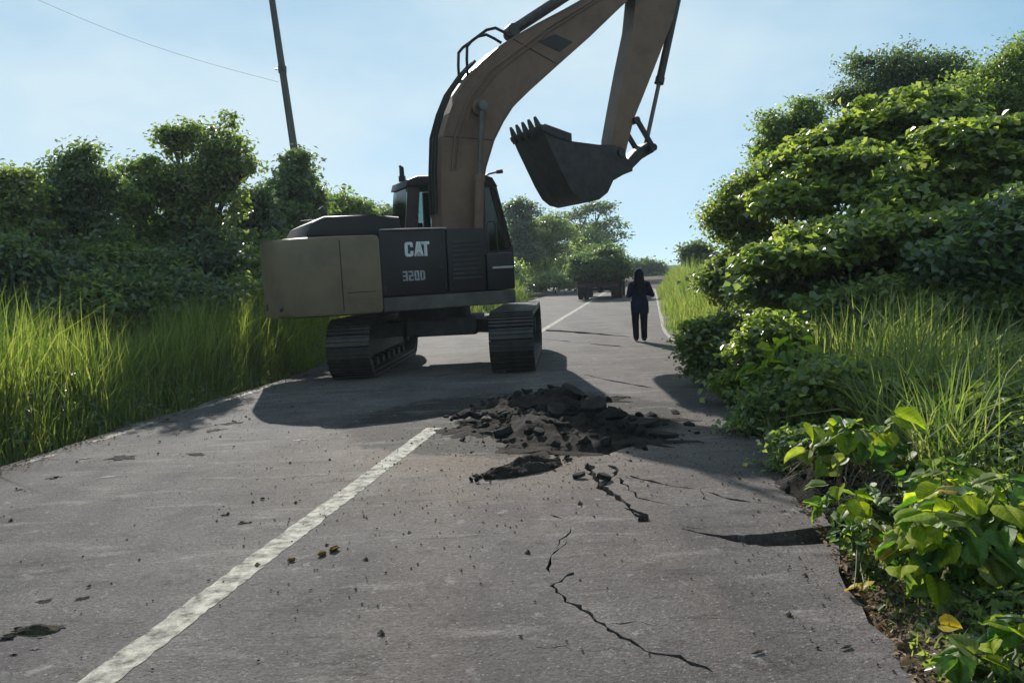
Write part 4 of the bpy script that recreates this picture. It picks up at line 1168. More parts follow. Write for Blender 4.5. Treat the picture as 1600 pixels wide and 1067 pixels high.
hr2.tube([(-2.05, 0.9, 2.3), (-2.1, 0.9, 2.7), (-1.4, 0.95, 2.74), (-1.4, 0.95, 2.3)], 0.016, 8)
upper(hr2.build('handrail', M['steel'], ex, smooth=50))

# boom
OUT = [(0.20, 1.75), (0.12, 2.2), (0.16, 2.66), (0.20, 3.43), (0.26, 4.05), (0.41, 4.45), (0.58, 4.80), (0.85, 5.14), (1.08, 5.36), (1.47, 5.68), (1.72, 5.84), (2.24, 6.13), (2.82, 6.43), (3.35, 6.72), (4.2, 7.2), (4.95, 7.58)]
INN = [(5.25, 7.62), (5.36, 7.44), (5.28, 7.28), (5.0, 7.20), (4.42, 6.87), (4.06, 6.58), (3.35, 5.98), (2.65, 5.43), (2.01, 4.92), (1.66, 4.62), (1.44, 4.33), (1.24, 4.0), (1.05, 3.52), (0.81, 2.65), (0.72, 2.1), (0.60, 1.75)]
bmb = MB(); bmb.prism(OUT + INN, -0.29, 0.29, bevel=0.02)
boom = upper(bmb.build('boom', M['boom'], ex))
# raised flange plates along both edges of the box section
fl = MB()
for E_, sgn in ((OUT[2:], 1), (INN[3:-1], 1)):
    for p, q in zip(E_, E_[1:]):
        d = Vector((q[0] - p[0], 0, q[1] - p[1])); ln = d.length
        MM = Matrix.Translation((p[0], 0, p[1])) @ Matrix.Rotation(-math.atan2(d.z, d.x), 4, 'Y')
        fl.box(0.002, ln - 0.002, -0.315, 0.315, -0.012, 0.012, M=MM)
fl.build('flange', M['boom'], boom)
for k_ in range(2):
    dd_ = 0.22 + 0.10 * k_
    pipe = [(p_[0] * (1 - dd_) + q_[0] * dd_, -0.318, p_[1] * (1 - dd_) + q_[1] * dd_) for p_, q_ in zip([OUT[3], OUT[4], OUT[6], OUT[8], OUT[11], OUT[13], OUT[14]], [INN[12], INN[11], INN[10], INN[8], INN[6], INN[5], INN[4]])]
    MB().tube(pipe, 0.018, 7).build('pipe', M['boom'], boom, smooth=50)
for a_, b_ in ((4, 11), (10, 7)):
    wq = MB(); wq.tube([(OUT[a_][0] * .97 + INN[b_][0] * .03, -0.292, OUT[a_][1] * .97 + INN[b_][1] * .03), (OUT[a_][0] * .03 + INN[b_][0] * .97, -0.292, OUT[a_][1] * .03 + INN[b_][1] * .97)], 0.010, 6)
    wq.build('weld', M['steel'], boom)
MB().prism([(2.26, 5.82), (2.62, 5.98), (3.0, 5.86), (2.7, 5.66)], -0.298, -0.291).build('decal', M['black'], boom)
for y in (-0.34, 0.34):
    MB().tube([(0.97, y - 0.05, 4.57), (0.97, y + 0.05, 4.57)], 0.15, 16).build('pin_boss', M['boom'], boom, smooth=40)
    MB().tube([(0.42, y - 0.04, 1.95), (0.42, y + 0.04, 1.95)], 0.20, 16).build('pin_boss', M['steel'], boom, smooth=40)
MB().tube([(1.86, -0.16, 6.02), (1.86, 0.16, 6.02)], 0.10, 12).build('pin_boss', M['steel'], boom, smooth=40)
MB().tube([(5.1, -0.34, 7.4), (5.1, 0.34, 7.4)], 0.16, 14).build('pin_boss', M['steel'], boom, smooth=40)
hs = MB()
for k, y in enumerate((-0.16, 0.0, 0.16)):
    hs.tube([(0.10, y, 2.7), (0.13, y, 3.45), (0.19, y, 4.08), (0.34, y, 4.5), (0.52, y, 4.86), (0.80, y, 5.21), (1.02, y, 5.43)], 0.026, 7)
for y in (-0.2, 0.22):
    hs.tube([(0.84, y, 5.14), (0.84, y, 5.42), (0.86, y, 5.66), (0.95, y, 5.76), (1.26, y, 5.98), (1.44, y, 6.03), (1.60, y, 5.97), (1.74, y, 5.90)], 0.028, 8)
hs.build('hose', M['rubber'], boom, smooth=50)


def cylinder(name, a, b, frac, r, rr_, y, parent, matb, rodlen=None):
    a, b = Vector((a[0], y, a[1])), Vector((b[0], y, b[1]))
    m = a.lerp(b, frac); d = (b - a).normalized()
    t = MB(); t.tube([a, m], r, 14); t.tube([m - d * 0.10, m + d * 0.03], r * 1.18, 14)
    t.tube([a + Vector((0, -r, 0)), a + Vector((0, r, 0))], r * 1.15, 12)
    c = upper(t.build(name, matb, parent, smooth=40))
    t = MB(); t.tube([m, b], rr_, 12); t.tube([b + Vector((0, -r, 0)), b + Vector((0, r, 0))], r * 1.05, 12)
    t.build('rod', M['chrome'], c, smooth=40)
    return c


for y in (-0.46, 0.46):
    cylinder('boom_cylinder', (0.70, 1.75), (0.97, 4.57), 0.56, 0.085, 0.048, y, ex, M['boom'])
cylinder('stick_cylinder', (1.86, 6.06), (5.42, 8.28), 0.62, 0.105, 0.055, 0, ex, M['steel'])
# stick
STK = [(5.55, 8.35), (5.22, 8.32), (4.72, 7.45), (4.55, 6.9), (4.44, 6.26), (4.21, 5.49), (4.0, 4.72), (3.84, 4.11), (3.82, 3.90), (3.90, 3.74), (4.02, 3.70), (4.14, 3.78), (4.22, 4.05), (4.38, 4.5), (4.64, 4.99), (5.01, 5.70), (5.44, 6.55), (5.62, 7.1), (5.70, 7.7)]
smb = MB(); smb.prism(STK, -0.20, 0.20, bevel=0.015)
stick = upper(smb.build('stick', M['boom'], ex))
MB().tube([(4.0, -0.30, 3.82), (4.0, 0.30, 3.82)], 0.085, 12).build('pin_boss', M['steel'], stick, smooth=40)
MB().tube([(4.40, -0.29, 4.46), (4.40, 0.29, 4.46)], 0.07, 12).build('pin_boss', M['steel'], stick, smooth=40)
cylinder('bucket_cylinder', (5.86, 7.55), (4.745, 3.94), 0.625, 0.085, 0.045, 0, ex, M['steel'])
lk = MB()
for y in (-0.27, 0.27):
    d = Vector((4.75 - 4.40, 0, 3.94 - 4.46)); ln = d.length
    MM = Matrix.Translation((4.40, y, 4.46)) @ Matrix.Rotation(-math.atan2(d.z, d.x), 4, 'Y')
    lk.box(-0.03, ln + 0.04, -0.03, 0.03, -0.05, 0.05, 0.01, M=MM)
upper(lk.build('guide_link', M['steel'], ex))
lk = MB()
lk.prism([(4.72, 4.05), (4.86, 4.0), (4.87, 3.86), (4.55, 3.72), (4.24, 3.45), (4.12, 3.46), (4.10, 3.58), (4.40, 3.86)], -0.15, 0.15, bevel=0.01)
lk.tube([(4.77, -0.30, 3.93), (4.77, 0.30, 3.93)], 0.075, 12)
upper(lk.build('bucket_link', M['steel'], ex, smooth=40))
# bucket: floor plate curled round, two side plates, ears, cutters and five teeth
BW = 0.60
floor = [(2.06, 4.20), (2.18, 3.93), (2.34, 3.60), (2.51, 3.25), (2.66, 3.00), (2.82, 2.88), (3.02, 2.83), (3.22, 2.87), (3.42, 3.00), (3.54, 3.20), (3.62, 3.40), (3.66, 3.62), (3.66, 3.86)]
inner = [(2.10, 4.20), (2.215, 3.95), (2.375, 3.62), (2.545, 3.27), (2.69, 3.03), (2.83, 2.92), (3.02, 2.87), (3.20, 2.91), (3.39, 3.035), (3.505, 3.22), (3.58, 3.41), (3.62, 3.62), (3.62, 3.86)]
bk = MB(); bk.prism(floor + inner[::-1], -BW, BW)
bucket = upper(bk.build('bucket', M['steel'], ex, smooth=25))
for y in (-BW - 0.03, BW + 0.002):
    MB().prism([(2.055, 4.215)] + floor[1:] + [(3.64, 3.90), (3.24, 3.90), (2.66, 3.955), (2.40, 4.03)], y, y + 0.028).build('side_plate', M['steel'], bucket)
for y in (-BW - 0.055, BW + 0.031):
    MB().prism([(2.05, 4.14), (2.02, 4.215), (2.12, 4.25), (2.21, 4.225), (2.67, 4.09), (2.67, 3.94), (2.40, 4.0)], y, y + 0.024).build('side_cutter', M['steel'], bucket)
for y in (-0.25, 0.21):
    MB().prism([(3.35, 3.0), (3.50, 3.15), (3.75, 3.25), (4.02, 3.38), (4.26, 3.46), (4.28, 3.58), (4.12, 3.72), (4.10, 3.90), (3.98, 3.94), (3.70, 3.92), (3.50, 3.80)], y, y + 0.04, bevel=0.006).build('hinge_ear', M['steel'], bucket)
for k in range(5):
    y = -0.52 + 1.04 * k / 4
    t = MB()
    dv = Vector((2.06 - 2.18, 0, 4.20 - 3.93)).normalized()
    b0, b1 = Vector((2.11, y, 4.10)), Vector((2.085, y, 4.16)) + dv * 0.05
    tip = Vector((2.08, y, 4.18)) + dv * 0.24
    a_ = [(b0, 0.075, 0.055), (b0 + dv * 0.15, 0.066, 0.05), (b0 + dv * 0.155, 0.052, 0.038), (tip - dv * 0.06, 0.045, 0.02), (tip, 0.035, 0.008)]
    pr = Vector((dv.z, 0, -dv.x))
    rings = []
    for c_, w_, h_ in a_:
        rings.append([t.bm.verts.new(c_ + Vector((0, sy * w_, 0)) + pr * sz * h_) for sy, sz in ((-1, -1), (1, -1), (1, 1), (-1, 1))])
    for r0_, r1_ in zip(rings, rings[1:]):
        for i in range(4): t.bm.faces.new((r0_[i], r0_[(i + 1) % 4], r1_[(i + 1) % 4], r1_[i]))
    t.bm.faces.new(rings[0][::-1]); t.bm.faces.new(rings[-1])
    t.build('tooth', M['steel'], bucket)

# ------------------------------------------------------------------ loaded truck on the far stretch
tp = gnd(936, 468)
tk = empty('tipper_truck', (tp.x, tp.y, 0), -PHI)
tag(tk, 'dark loaded truck seen from behind on the far stretch of road', 'truck')
ch = MB(); ch.box(-0.42, 0.42, 0.1, 5.6, 0.72, 0.92); ch.box(-1.0, 1.0, -0.02, 0.1, 0.62, 0.82, 0.02)
ch.build('chassis', M['truck'], tk)
ax = MB(); ax.tube([(-0.95, 1.1, 0.5), (0.95, 1.1, 0.5)], 0.085, 10); ax.ball((0, 1.1, 0.5), 0.2)
ax.build('axle', M['truck'], tk)
ty = MB(); ty.tube([(-0.28, 0, 0), (-0.26, 0, 0), (-0.03, 0, 0), (-0.015, 0, 0), (0.015, 0, 0), (0.03, 0, 0), (0.26, 0, 0), (0.28, 0, 0)], [0.42, 0.49, 0.49, 0.40, 0.40, 0.49, 0.49, 0.42], 22)
ty_me = ty.mesh('tyre', 30); ty_me.materials.append(M['rubber'])
rm = MB(); rm.tube([(-0.285, 0, 0), (0.285, 0, 0)], 0.25, 16); rm.tube([(-0.31, 0, 0), (0.31, 0, 0)], 0.1, 10)
rm_me = rm.mesh('rim', 40); rm_me.materials.append(M['deckgrey'])
for x, y in ((-0.86, 1.1), (0.86, 1.1), (-0.9, 4.7), (0.9, 4.7)):
    o = link('wheel', ty_me, None, tk); o.location = (x, y, 0.49)
    link('rim', rm_me, None, o)
bd = MB()
bd.box(-1.22, 1.22, 0.0, 3.9, 0.95, 1.05); bd.box(-1.24, -1.16, 0.0, 3.9, 1.05, 2.0); bd.box(1.16, 1.24, 0.0, 3.9, 1.05, 2.0); bd.box(-1.22, 1.22, 3.84, 3.92, 1.05, 2.2)
for y in (0.3, 1.1, 1.9, 2.7, 3.5):
    bd.box(-1.30, -1.241, y, y + 0.08, 0.97, 1.98); bd.box(1.241, 1.30, y, y + 0.08, 0.97, 1.98)
bd.build('cargo_bed', M['truck'], tk)
tg = MB(); tg.box(-1.15, 1.15, -0.06, -0.005, 1.0, 1.9, 0.01)
for x in (-0.9, -0.3, 0.3, 0.9): tg.box(x - 0.04, x + 0.04, -0.10, -0.061, 1.02, 1.88)
tg.build('tailgate', M['truck'], tk)
for x in (-0.82, 0.82):
    MB().box(x - 0.16, x + 0.16, -0.05, -0.021, 0.66, 0.76, 0.01).build('tail_light', M['lamp'], tk)
    MB().box(x - 0.28, x + 0.28, 0.35, 0.37, 0.35, 0.9).build('mudflap', M['rubber'], tk)
cbm = MB(); cbm.box(-1.1, 1.1, 4.15, 5.7, 0.9, 2.45, 0.08)
cbm.build('cab', M['truck'], tk)
rng = np.random.default_rng(101)
Bq = [(-0.6, 0.9, 2.0, 0.75, 0.9, 0.5), (0.5, 0.9, 2.1, 0.8, 0.9, 0.55), (0.0, 2.4, 2.2, 1.1, 1.3, 0.6), (-1.05, 0.3, 1.7, 0.4, 0.5, 0.5), (1.1, 0.4, 1.6, 0.45, 0.5, 0.6), (0.2, -0.15, 1.7, 0.9, 0.3, 0.4), (-0.7, -0.2, 1.35, 0.5, 0.2, 0.4), (0.5, -0.22, 1.25, 0.6, 0.2, 0.4), (1.35, 0.5, 1.2, 0.3, 0.8, 0.6), (-1.35, 0.5, 1.25, 0.25, 0.8, 0.5)]
X, T = crown_arrays(Bq, 620, 20, 0.24, 0.15, rng)
bl = empty('cut_branches', (tp.x, tp.y, 0), -PHI)
tag(bl, 'heap of cut leafy branches piled over the truck bed and tailgate', 'branches')
lo = link('foliage', np_mesh('foliage', X, T=T), M['lf_dark'], bl); lo['kind'] = 'stuff'
t = MB(); rr = random.Random(5)
for k in range(14):
    a0 = Vector((rr.uniform(-1, 1), rr.uniform(0.2, 3), rr.uniform(1.6, 2.0)))
    t.tube([a0, a0 + Vector((rr.uniform(-.4, .4), rr.uniform(-.9, -.1), rr.uniform(.1, .5))), a0 + Vector((rr.uniform(-.7, .7), rr.uniform(-1.4, -.3), rr.uniform(.1, .8)))], [0.035, 0.025, 0.01], 6)
t.build('branch', M['bark'], bl)

# ------------------------------------------------------------------ walking person, seen from behind
pf = gnd(1001, 534)
person = empty('person', (pf.x, pf.y, 0.014), R(-4))
tag(person, 'person in dark navy tunic and head covering walking away along the road', 'person')


def skin_obj(name, verts, edges, radii, mat, parent, sub=2, rootv=0):
    me = bpy.data.meshes.new(name); me.from_pydata(verts, edges, [])
    o = bpy.data.objects.new(name, me); C.objects.link(o)
    o.modifiers.new('skin', 'SKIN')
    ly = me.skin_vertices[0].data
    for i, r_ in enumerate(radii):
        ly[i].radius = r_ if hasattr(r_, '__len__') else (r_, r_)
        ly[i].use_root = (i == rootv)
    ss = o.modifiers.new('sub', 'SUBSURF'); ss.levels = sub; ss.render_levels = sub
    bpy.context.view_layer.update()
    m2 = bpy.data.meshes.new_from_object(o.evaluated_get(bpy.context.evaluated_depsgraph_get()))
    bpy.data.objects.remove(o)
    for p in m2.polygons: p.use_smooth = True
    m2.name = name
    return link(name, m2, mat, parent)


# local axes: +y away from the camera (the way the person faces), z up; 1.52 m tall
bodyv = [(0, 0, 0.82), (0, 0.01, 0.98), (0, 0.0, 1.13), (0, 0.0, 1.24), (0, 0.01, 1.30), (0, 0.02, 1.36), (0, 0.03, 1.43),          # 0-6 spine, neck, head
         (-0.085, 0, 0.78), (-0.092, 0.06, 0.43), (-0.080, 0.10, 0.07), (-0.085, 0.21, 0.03),                                        # 7-10 left leg
         (0.085, 0, 0.78), (0.080, -0.02, 0.43), (0.070, -0.10, 0.08), (0.075, 0.0, 0.03),                                             # 11-14 right leg
         (-0.155, 0, 1.21), (-0.215, 0.02, 0.98), (-0.10, 0.22, 1.06), (-0.05, 0.28, 1.11),                                       # 15-18 left arm
         (0.155, 0, 1.21), (0.265, 0.0, 0.98), (0.11, 0.20, 1.03), (0.05, 0.27, 1.08)]                                          # 19-22 right arm
bode = [(0, 1), (1, 2), (2, 3), (3, 4), (4, 5), (5, 6), (0, 7), (7, 8), (8, 9), (9, 10), (0, 11), (11, 12), (12, 13), (13, 14), (3, 15), (15, 16), (16, 17), (17, 18), (3, 19), (19, 20), (20, 21), (21, 22)]
bodr = [(0.13, 0.10), (0.115, 0.09), (0.13, 0.10), (0.11, 0.085), 0.05, 0.075, 0.078, 0.085, 0.052, 0.034, 0.032, 0.085, 0.052, 0.034, 0.032, 0.052, 0.036, 0.026, 0.024, 0.052, 0.036, 0.026, 0.024]
body = skin_obj('body', bodyv, bode, bodr, M['skin'], person)
for i, (a_, b_, c_) in enumerate(((7, 8, 9), (11, 12, 13))):
    A, B_, Cc_ = [Vector(bodyv[k]) for k in (a_, b_, c_)]
    MB().tube([A + Vector((0, 0, 0.08)), A, A.lerp(B_, 0.5), B_, B_.lerp(Cc_, 0.5), Cc_ + Vector((0, 0, -0.01))], [0.10, 0.105, 0.088, 0.074, 0.066, 0.062], 14).build('trouser_leg', M['dark_cloth'], person, smooth=60)
    f = Vector(bodyv[c_])
    MB().tube([f + Vector((0, -0.05, -0.025)), f + Vector((0, -0.03, -0.02)), f + Vector((0, 0.05, -0.025)), f + Vector((0, 0.13, -0.04)), f + Vector((0, 0.17, -0.045))], [0.03, 0.046, 0.044, 0.038, 0.02], 10).build('shoe', M['rubber'], person, smooth=60)
t = MB()
prof = [(0.60, 0.185, 0.125), (0.70, 0.190, 0.130), (0.80, 0.182, 0.126), (0.95, 0.150, 0.110), (1.05, 0.146, 0.112), (1.14, 0.158, 0.112), (1.20, 0.140, 0.10), (1.25, 0.095, 0.08), (1.30, 0.06, 0.06)]
rings = []
for z, rx_, ry_ in prof:
    rings.append([t.bm.verts.new((rx_ * math.cos(a2) * (1 + 0.03 * math.sin(5 * a2 + z * 4)), ry_ * math.sin(a2) + (0.0 if z > 0.9 else -0.01), z + (0.012 * math.sin(3 * a2) if z < 0.65 else 0))) for a2 in [2 * math.pi * k / 24 for k in range(24)]])
for r0_, r1_ in zip(rings, rings[1:]):
    for k in range(24): t.bm.faces.new((r0_[k], r0_[(k + 1) % 24], r1_[(k + 1) % 24], r1_[k]))
t.build('tunic', M['navy'], person, smooth=60)
for a_, b_, c_, sx in ((15, 16, 17, -1), (19, 20, 21, 1)):
    A, B_, Cc_ = [Vector(bodyv[k]) for k in (a_, b_, c_)]
    MB().tube([A + Vector((-sx * 0.05, 0, 0.02)), A, A.lerp(B_, 0.55), B_ + Vector((0, -0.01, 0)), B_.lerp(Cc_, 0.5), Cc_], [0.055, 0.078, 0.066, 0.062, 0.052, 0.045], 12).build('sleeve', M['navy'], person, smooth=60)
for a_, b_, sx in ((17, 18, -1), (21, 22, 1)):
    w_, h_ = Vector(bodyv[a_]), Vector(bodyv[b_])
    d = (h_ - w_).normalized()
    for k in range(4):
        s0 = h_ + Vector((0, 0, 0.025 - 0.017 * k)); ln = (0.055, 0.062, 0.058, 0.045)[k]
        bodyf = skin_obj('finger', [tuple(s0 - d * 0.02), tuple(s0 + d * ln * 0.5), tuple(s0 + d * ln * 0.8 + Vector((-sx * 0.02, 0, 0)))], [(0, 1), (1, 2)], [0.0085, 0.008, 0.0065], M['skin'], person, 1)
    skin_obj('thumb', [tuple(w_.lerp(h_, 0.5)), tuple(h_ + Vector((-sx * 0.02, 0.0, 0.035))), tuple(h_ + Vector((-sx * 0.03, 0.02, 0.055)))], [(0, 1), (1, 2)], [0.01, 0.009, 0.007], M['skin'], person, 1)
t = MB()
t.ball((0.0, 0.015, 1.425), 0.104, 18, (0.93, 1.0, 1.1))
rings = []
for z, rx_, ry_, cy in ((1.45, 0.100, 0.095, 0.0), (1.38, 0.105, 0.10, -0.005), (1.31, 0.112, 0.10, -0.015), (1.24, 0.128, 0.10, -0.025), (1.16, 0.135, 0.092, -0.035), (1.10, 0.11, 0.08, -0.045), (1.06, 0.05, 0.05, -0.06)):
    rings.append([t.bm.verts.new((rx_ * math.cos(a2) * (1 + 0.04 * math.sin(7 * a2)), min(ry_ * math.sin(a2), 0.05) + cy, z)) for a2 in [2 * math.pi * k / 22 for k in range(22)]])
for r0_, r1_ in zip(rings, rings[1:]):
    for k in range(22): t.bm.faces.new((r0_[k], r0_[(k + 1) % 22], r1_[(k + 1) % 22], r1_[k]))
t.build('headscarf', M['dark_cloth'], person, smooth=60)
MB().ball((-0.012, 0.085, 1.42), 0.062, 14, (1.0, 0.75, 1.2)).ball((-0.012, 0.135, 1.415), 0.014, 8, (0.8, 1, 1.3)).build('face', M['skin'], person, smooth=60)
t = MB(); t.box(-0.035, 0.035, 0.315, 0.325, 1.05, 1.19, 0.004); t.build('phone', M['black'], person)

# ------------------------------------------------------------------ broken road: heaps, slabs, clods
def rock_mesh(name, seed, mat, sx=1, sy=1, sz=1, sub=2, amp=0.35, flat=False):
    b = bmesh.new()
    bmesh.ops.create_icosphere(b, subdivisions=sub, radius=1.0)
    for v in b.verts:
        p = v.co.copy()
        k = 1 + amp * noise.noise(p * 1.3 + Vector((seed * 7.1, seed * 3.3, 0))) + amp * 0.5 * noise.noise(p * 3.1 + Vector((seed, 0, 4)))
        v.co = Vector((p.x * sx, p.y * sy, p.z * sz)) * k
        if flat: v.co.z = max(-0.4 * sz, min(0.4 * sz, v.co.z))
    me = bpy.data.meshes.new(name); b.to_mesh(me); b.free(); me.materials.append(mat)
    return me


def mound(name, cx_, cy_, rx_, ry_, h, rot, mat, parent, seed, res=44, z0=-0.05):
    b = bmesh.new()
    g = {}
    for i in range(res + 1):
        for j in range(res + 1):
            x, y = 2 * i / res - 1, 2 * j / res - 1
            r_ = math.hypot(x, y)
            k = max(0, 1 - r_ ** 1.7)
            z = h * k * (0.75 + 0.7 * noise.noise((x * 2.2 + seed, y * 2.2, 0))) + 0.25 * h * noise.noise((x * 7, y * 7 + seed, 1)) * (k > 0) + 0.13 * h * noise.noise((x * 17, y * 17, seed)) * (k > 0)
            c_, s_ = math.cos(rot), math.sin(rot)
            X_, Y_ = x * rx_, y * ry_
            g[i, j] = b.verts.new((cx_ + c_ * X_ - s_ * Y_, cy_ + s_ * X_ + c_ * Y_, z0 + z if r_ < 1 else z0 - 0.05))
    for i in range(res):
        for j in range(res):
            b.faces.new((g[i, j], g[i + 1, j], g[i + 1, j + 1], g[i, j + 1]))
    for f in b.faces: f.smooth = True
    me = bpy.data.meshes.new(name); b.to_mesh(me); b.free()
    return link(name, me, mat, parent)


hp = empty('rubble_heap', (0.45, 7.9, 0))
tag(hp, 'big dark heap of dug soil and broken asphalt in front of the excavator', 'rubble heap')
m_ = mound('soil', 0.0, 0.0, 1.05, 1.15, 0.19, 0.3, M['dark_soil'], hp, 1)
mound('soil', -0.15, 1.5, 0.75, 1.0, 0.25, -0.2, M['dark_soil'], hp, 2)
mound('soil', -0.85, 0.6, 0.5, 0.4, 0.09, 0.1, M['dark_soil'], hp, 3)
chunk_mes = [rock_mesh('chunk', i, M['chunk'], 1, 0.8, 0.5, 1, 0.5) for i in range(6)]
rr = random.Random(11)
for k in range(240):
    w = rr.random()
    if w < 0.5: x, y = rr.gauss(0.05, 0.48), rr.gauss(0.1, 0.5)
    elif w < 0.8: x, y = rr.gauss(-0.1, 0.33), rr.gauss(1.4, 0.5)
    else: x, y = rr.gauss(-0.6, 0.26), rr.gauss(0.6, 0.2)
    hz = 0.17 * max(0, 1 - math.hypot(x, y) / 1.1) + 0.22 * max(0, 1 - math.hypot(x + .15, (y - 1.5)) / 0.9) + 0.12 * max(0, 1 - math.hypot(x + .95, y - .55) / 0.6)
    o = link('chunk', chunk_mes[k % 6], None, hp)
    s = rr.choice((0.018, 0.025, 0.03, 0.04, 0.05, 0.06, 0.08)) * rr.uniform(0.8, 1.2)
    o.location = (x, y, hz * 0.9 + s * 0.1); o.scale = (s, s, s)
    o.rotation_euler = (rr.uniform(-.6, .6), rr.uniform(-.6, .6), rr.uniform(0, 6.3))
# torn-up plates of asphalt
slabs = [((930, 632), 0.30, 0.22, 0.07, (0.35, -0.25, 0.4), 'tilted broken asphalt plate on top of the rubble heap'),
         ((960, 650), 0.26, 0.18, 0.06, (-0.2, 0.3, 1.2), 'broken asphalt plate leaning on the far side of the rubble heap'),
         ((1000, 662), 0.36, 0.16, 0.04, (0.05, -0.08, 0.2), 'thin lifted asphalt flake beside the heap towards the bank'),
         ((1035, 678), 0.32, 0.14, 0.035, (-0.04, 0.06, -0.25), 'thin asphalt flake nearest the bank at the end of the heap'),
         ((895, 612), 0.30, 0.24, 0.09, (0.5, 0.2, 0.9), 'steep asphalt block on the heap against the track'),
         ((870, 640), 0.24, 0.20, 0.08, (-0.3, -0.4, 2.0), 'asphalt block in the shadow between heap and track'),
         ((945, 745), 0.14, 0.09, 0.05, (0.2, 0.3, 0.5), 'dark asphalt piece standing at the head of the long crack'),
         ((905, 742), 0.13, 0.07, 0.035, (0.1, -0.2, 0.2), 'small flat asphalt piece beside the head of the long crack')]
for i, ((px, py), sx, sy, sz, rot, lab) in enumerate(slabs):
    p = gnd(px, py, 0.0)
    hz = (0.24, 0.20, 0.04, 0.03, 0.24, 0.15, 0.03, 0.025)[i]
    p = gnd(px, py, hz)
    rs = random.Random(i + 60); nn = 8
    b = MB()
    sx *= 0.5; sy *= 0.5; sz *= 0.8
    poly = [(sx * rs.uniform(0.75, 1.15) * math.cos(2 * math.pi * k / nn), sy * rs.uniform(0.75, 1.2) * math.sin(2 * math.pi * k / nn)) for k in range(nn)]
    b.prism(poly, -sz / 2, sz / 2, bevel=0.008, axis='z')
    o = b.build('asphalt_slab', M['chunk'])
    o.location = p; o.rotation_euler = rot
    tag(o, lab, 'asphalt slab', 'torn-up asphalt plates')
M['smear_soil'] = M['dark_soil']
for i, (u_, v_, r_) in enumerate([(-0.9, 0.2, 0.45), (-0.2, -0.95, 0.5), (0.7, -0.75, 0.45), (0.95, 0.3, 0.4), (-0.75, 1.25, 0.5), (0.55, 1.7, 0.45)]):
    b_ = bmesh.new(); nn = 36; c_ = b_.verts.new((u_, v_, 0.022)); ring = []
    for k in range(nn):
        a2 = 2 * math.pi * k / nn
        q_ = max(0.15, 0.65 + 0.8 * noise.noise((math.cos(a2) * 1.6 + i * 5, math.sin(a2) * 1.6, i)) + 0.7 * noise.noise((math.cos(a2) * 6 + i, math.sin(a2) * 6, 2)))
        ring.append(b_.verts.new((u_ + r_ * q_ * math.cos(a2), v_ + r_ * q_ * 0.8 * math.sin(a2), 0.003)))
    for k in range(nn): b_.faces.new((c_, ring[k], ring[(k + 1) % nn]))
    me = bpy.data.meshes.new('soil'); b_.to_mesh(me); b_.free(); link('soil', me, M['dark_soil'], hp)
    for k in range(7):
        o = link('chunk', chunk_mes[k % 6], None, hp); s_ = rr.choice((0.012, 0.018, 0.025, 0.035)); a2 = rr.uniform(0, 6.28); q_ = rr.uniform(0.3, 1.2) * r_
        o.location = (u_ + q_ * math.cos(a2), v_ + q_ * math.sin(a2), 0.012); o.scale = (s_, s_, s_); o.rotation_euler = (rr.uniform(-.6, .6), rr.uniform(-.6, .6), rr.uniform(0, 6))
sh = empty('soil_heap', tuple(gnd(815, 735)))
tag(sh, 'low dark spill of soil on the road in front of the big heap', 'soil heap')
mound('soil', 0, 0.0, 0.40, 0.17, 0.10, 0.55, M['dark_soil'], sh, 5, 22, 0.002)
for k in range(34):
    o = link('chunk', chunk_mes[k % 6], None, sh); x = rr.uniform(-0.42, 0.42)
    s = rr.uniform(0.010, 0.03)
    o.location = (x, 0.55 * x + rr.gauss(0, 0.07), 0.045 * (1 - abs(x) / 0.45) + 0.01); o.scale = (s, s, s); o.rotation_euler = (rr.uniform(-1, 1), rr.uniform(-1, 1), rr.uniform(0, 6))

clod_mes = [rock_mesh('clod', 20 + i, M['clod'], 1, 0.8, 0.6, 1, 0.55) for i in range(5)]
bclod_me = rock_mesh('clod', 31, M['brown_clod'], 1, 0.7, 0.55, 2, 0.6)
Z6 = [(570, 208, 9), (297, 617, 6), (498, 630, 7), (547, 775, 6), (952, 302, 5), (985, 368, 6), (938, 412, 10), (898, 392, 6), (775, 492, 8), (865, 495, 9), (895, 495, 6), (925, 565, 5), (870, 580, 8), (873, 552, 5), (967, 738, 6), (992, 745, 7), (1108, 737, 7), (1378, 675, 7), (1310, 705, 5), (1408, 467, 6), (1345, 518, 6), (972, 893, 6), (922, 990, 7), (1540, 427, 5), (1190, 650, 5), (1132, 665, 6), (745, 703, 7), (268, 811, 5), (307, 665, 4), (890, 127, 8), (840, 137, 7), (645, 168, 5), (835, 225, 6), (1175, 313, 5), (1070, 417, 5), (545, 1020, 7), (318, 725, 12), (1400, 203, 6), (1500, 222, 5), (980, 487, 6), (1030, 494, 5), (930, 498, 5), (815, 465, 9), (1550, 155, 7), (1340, 540, 5), (1130, 523, 5), (600, 130, 10), (565, 250, 7), (60, 375, 6), (200, 335, 8), (15, 473, 5), (1575, 310, 7)]
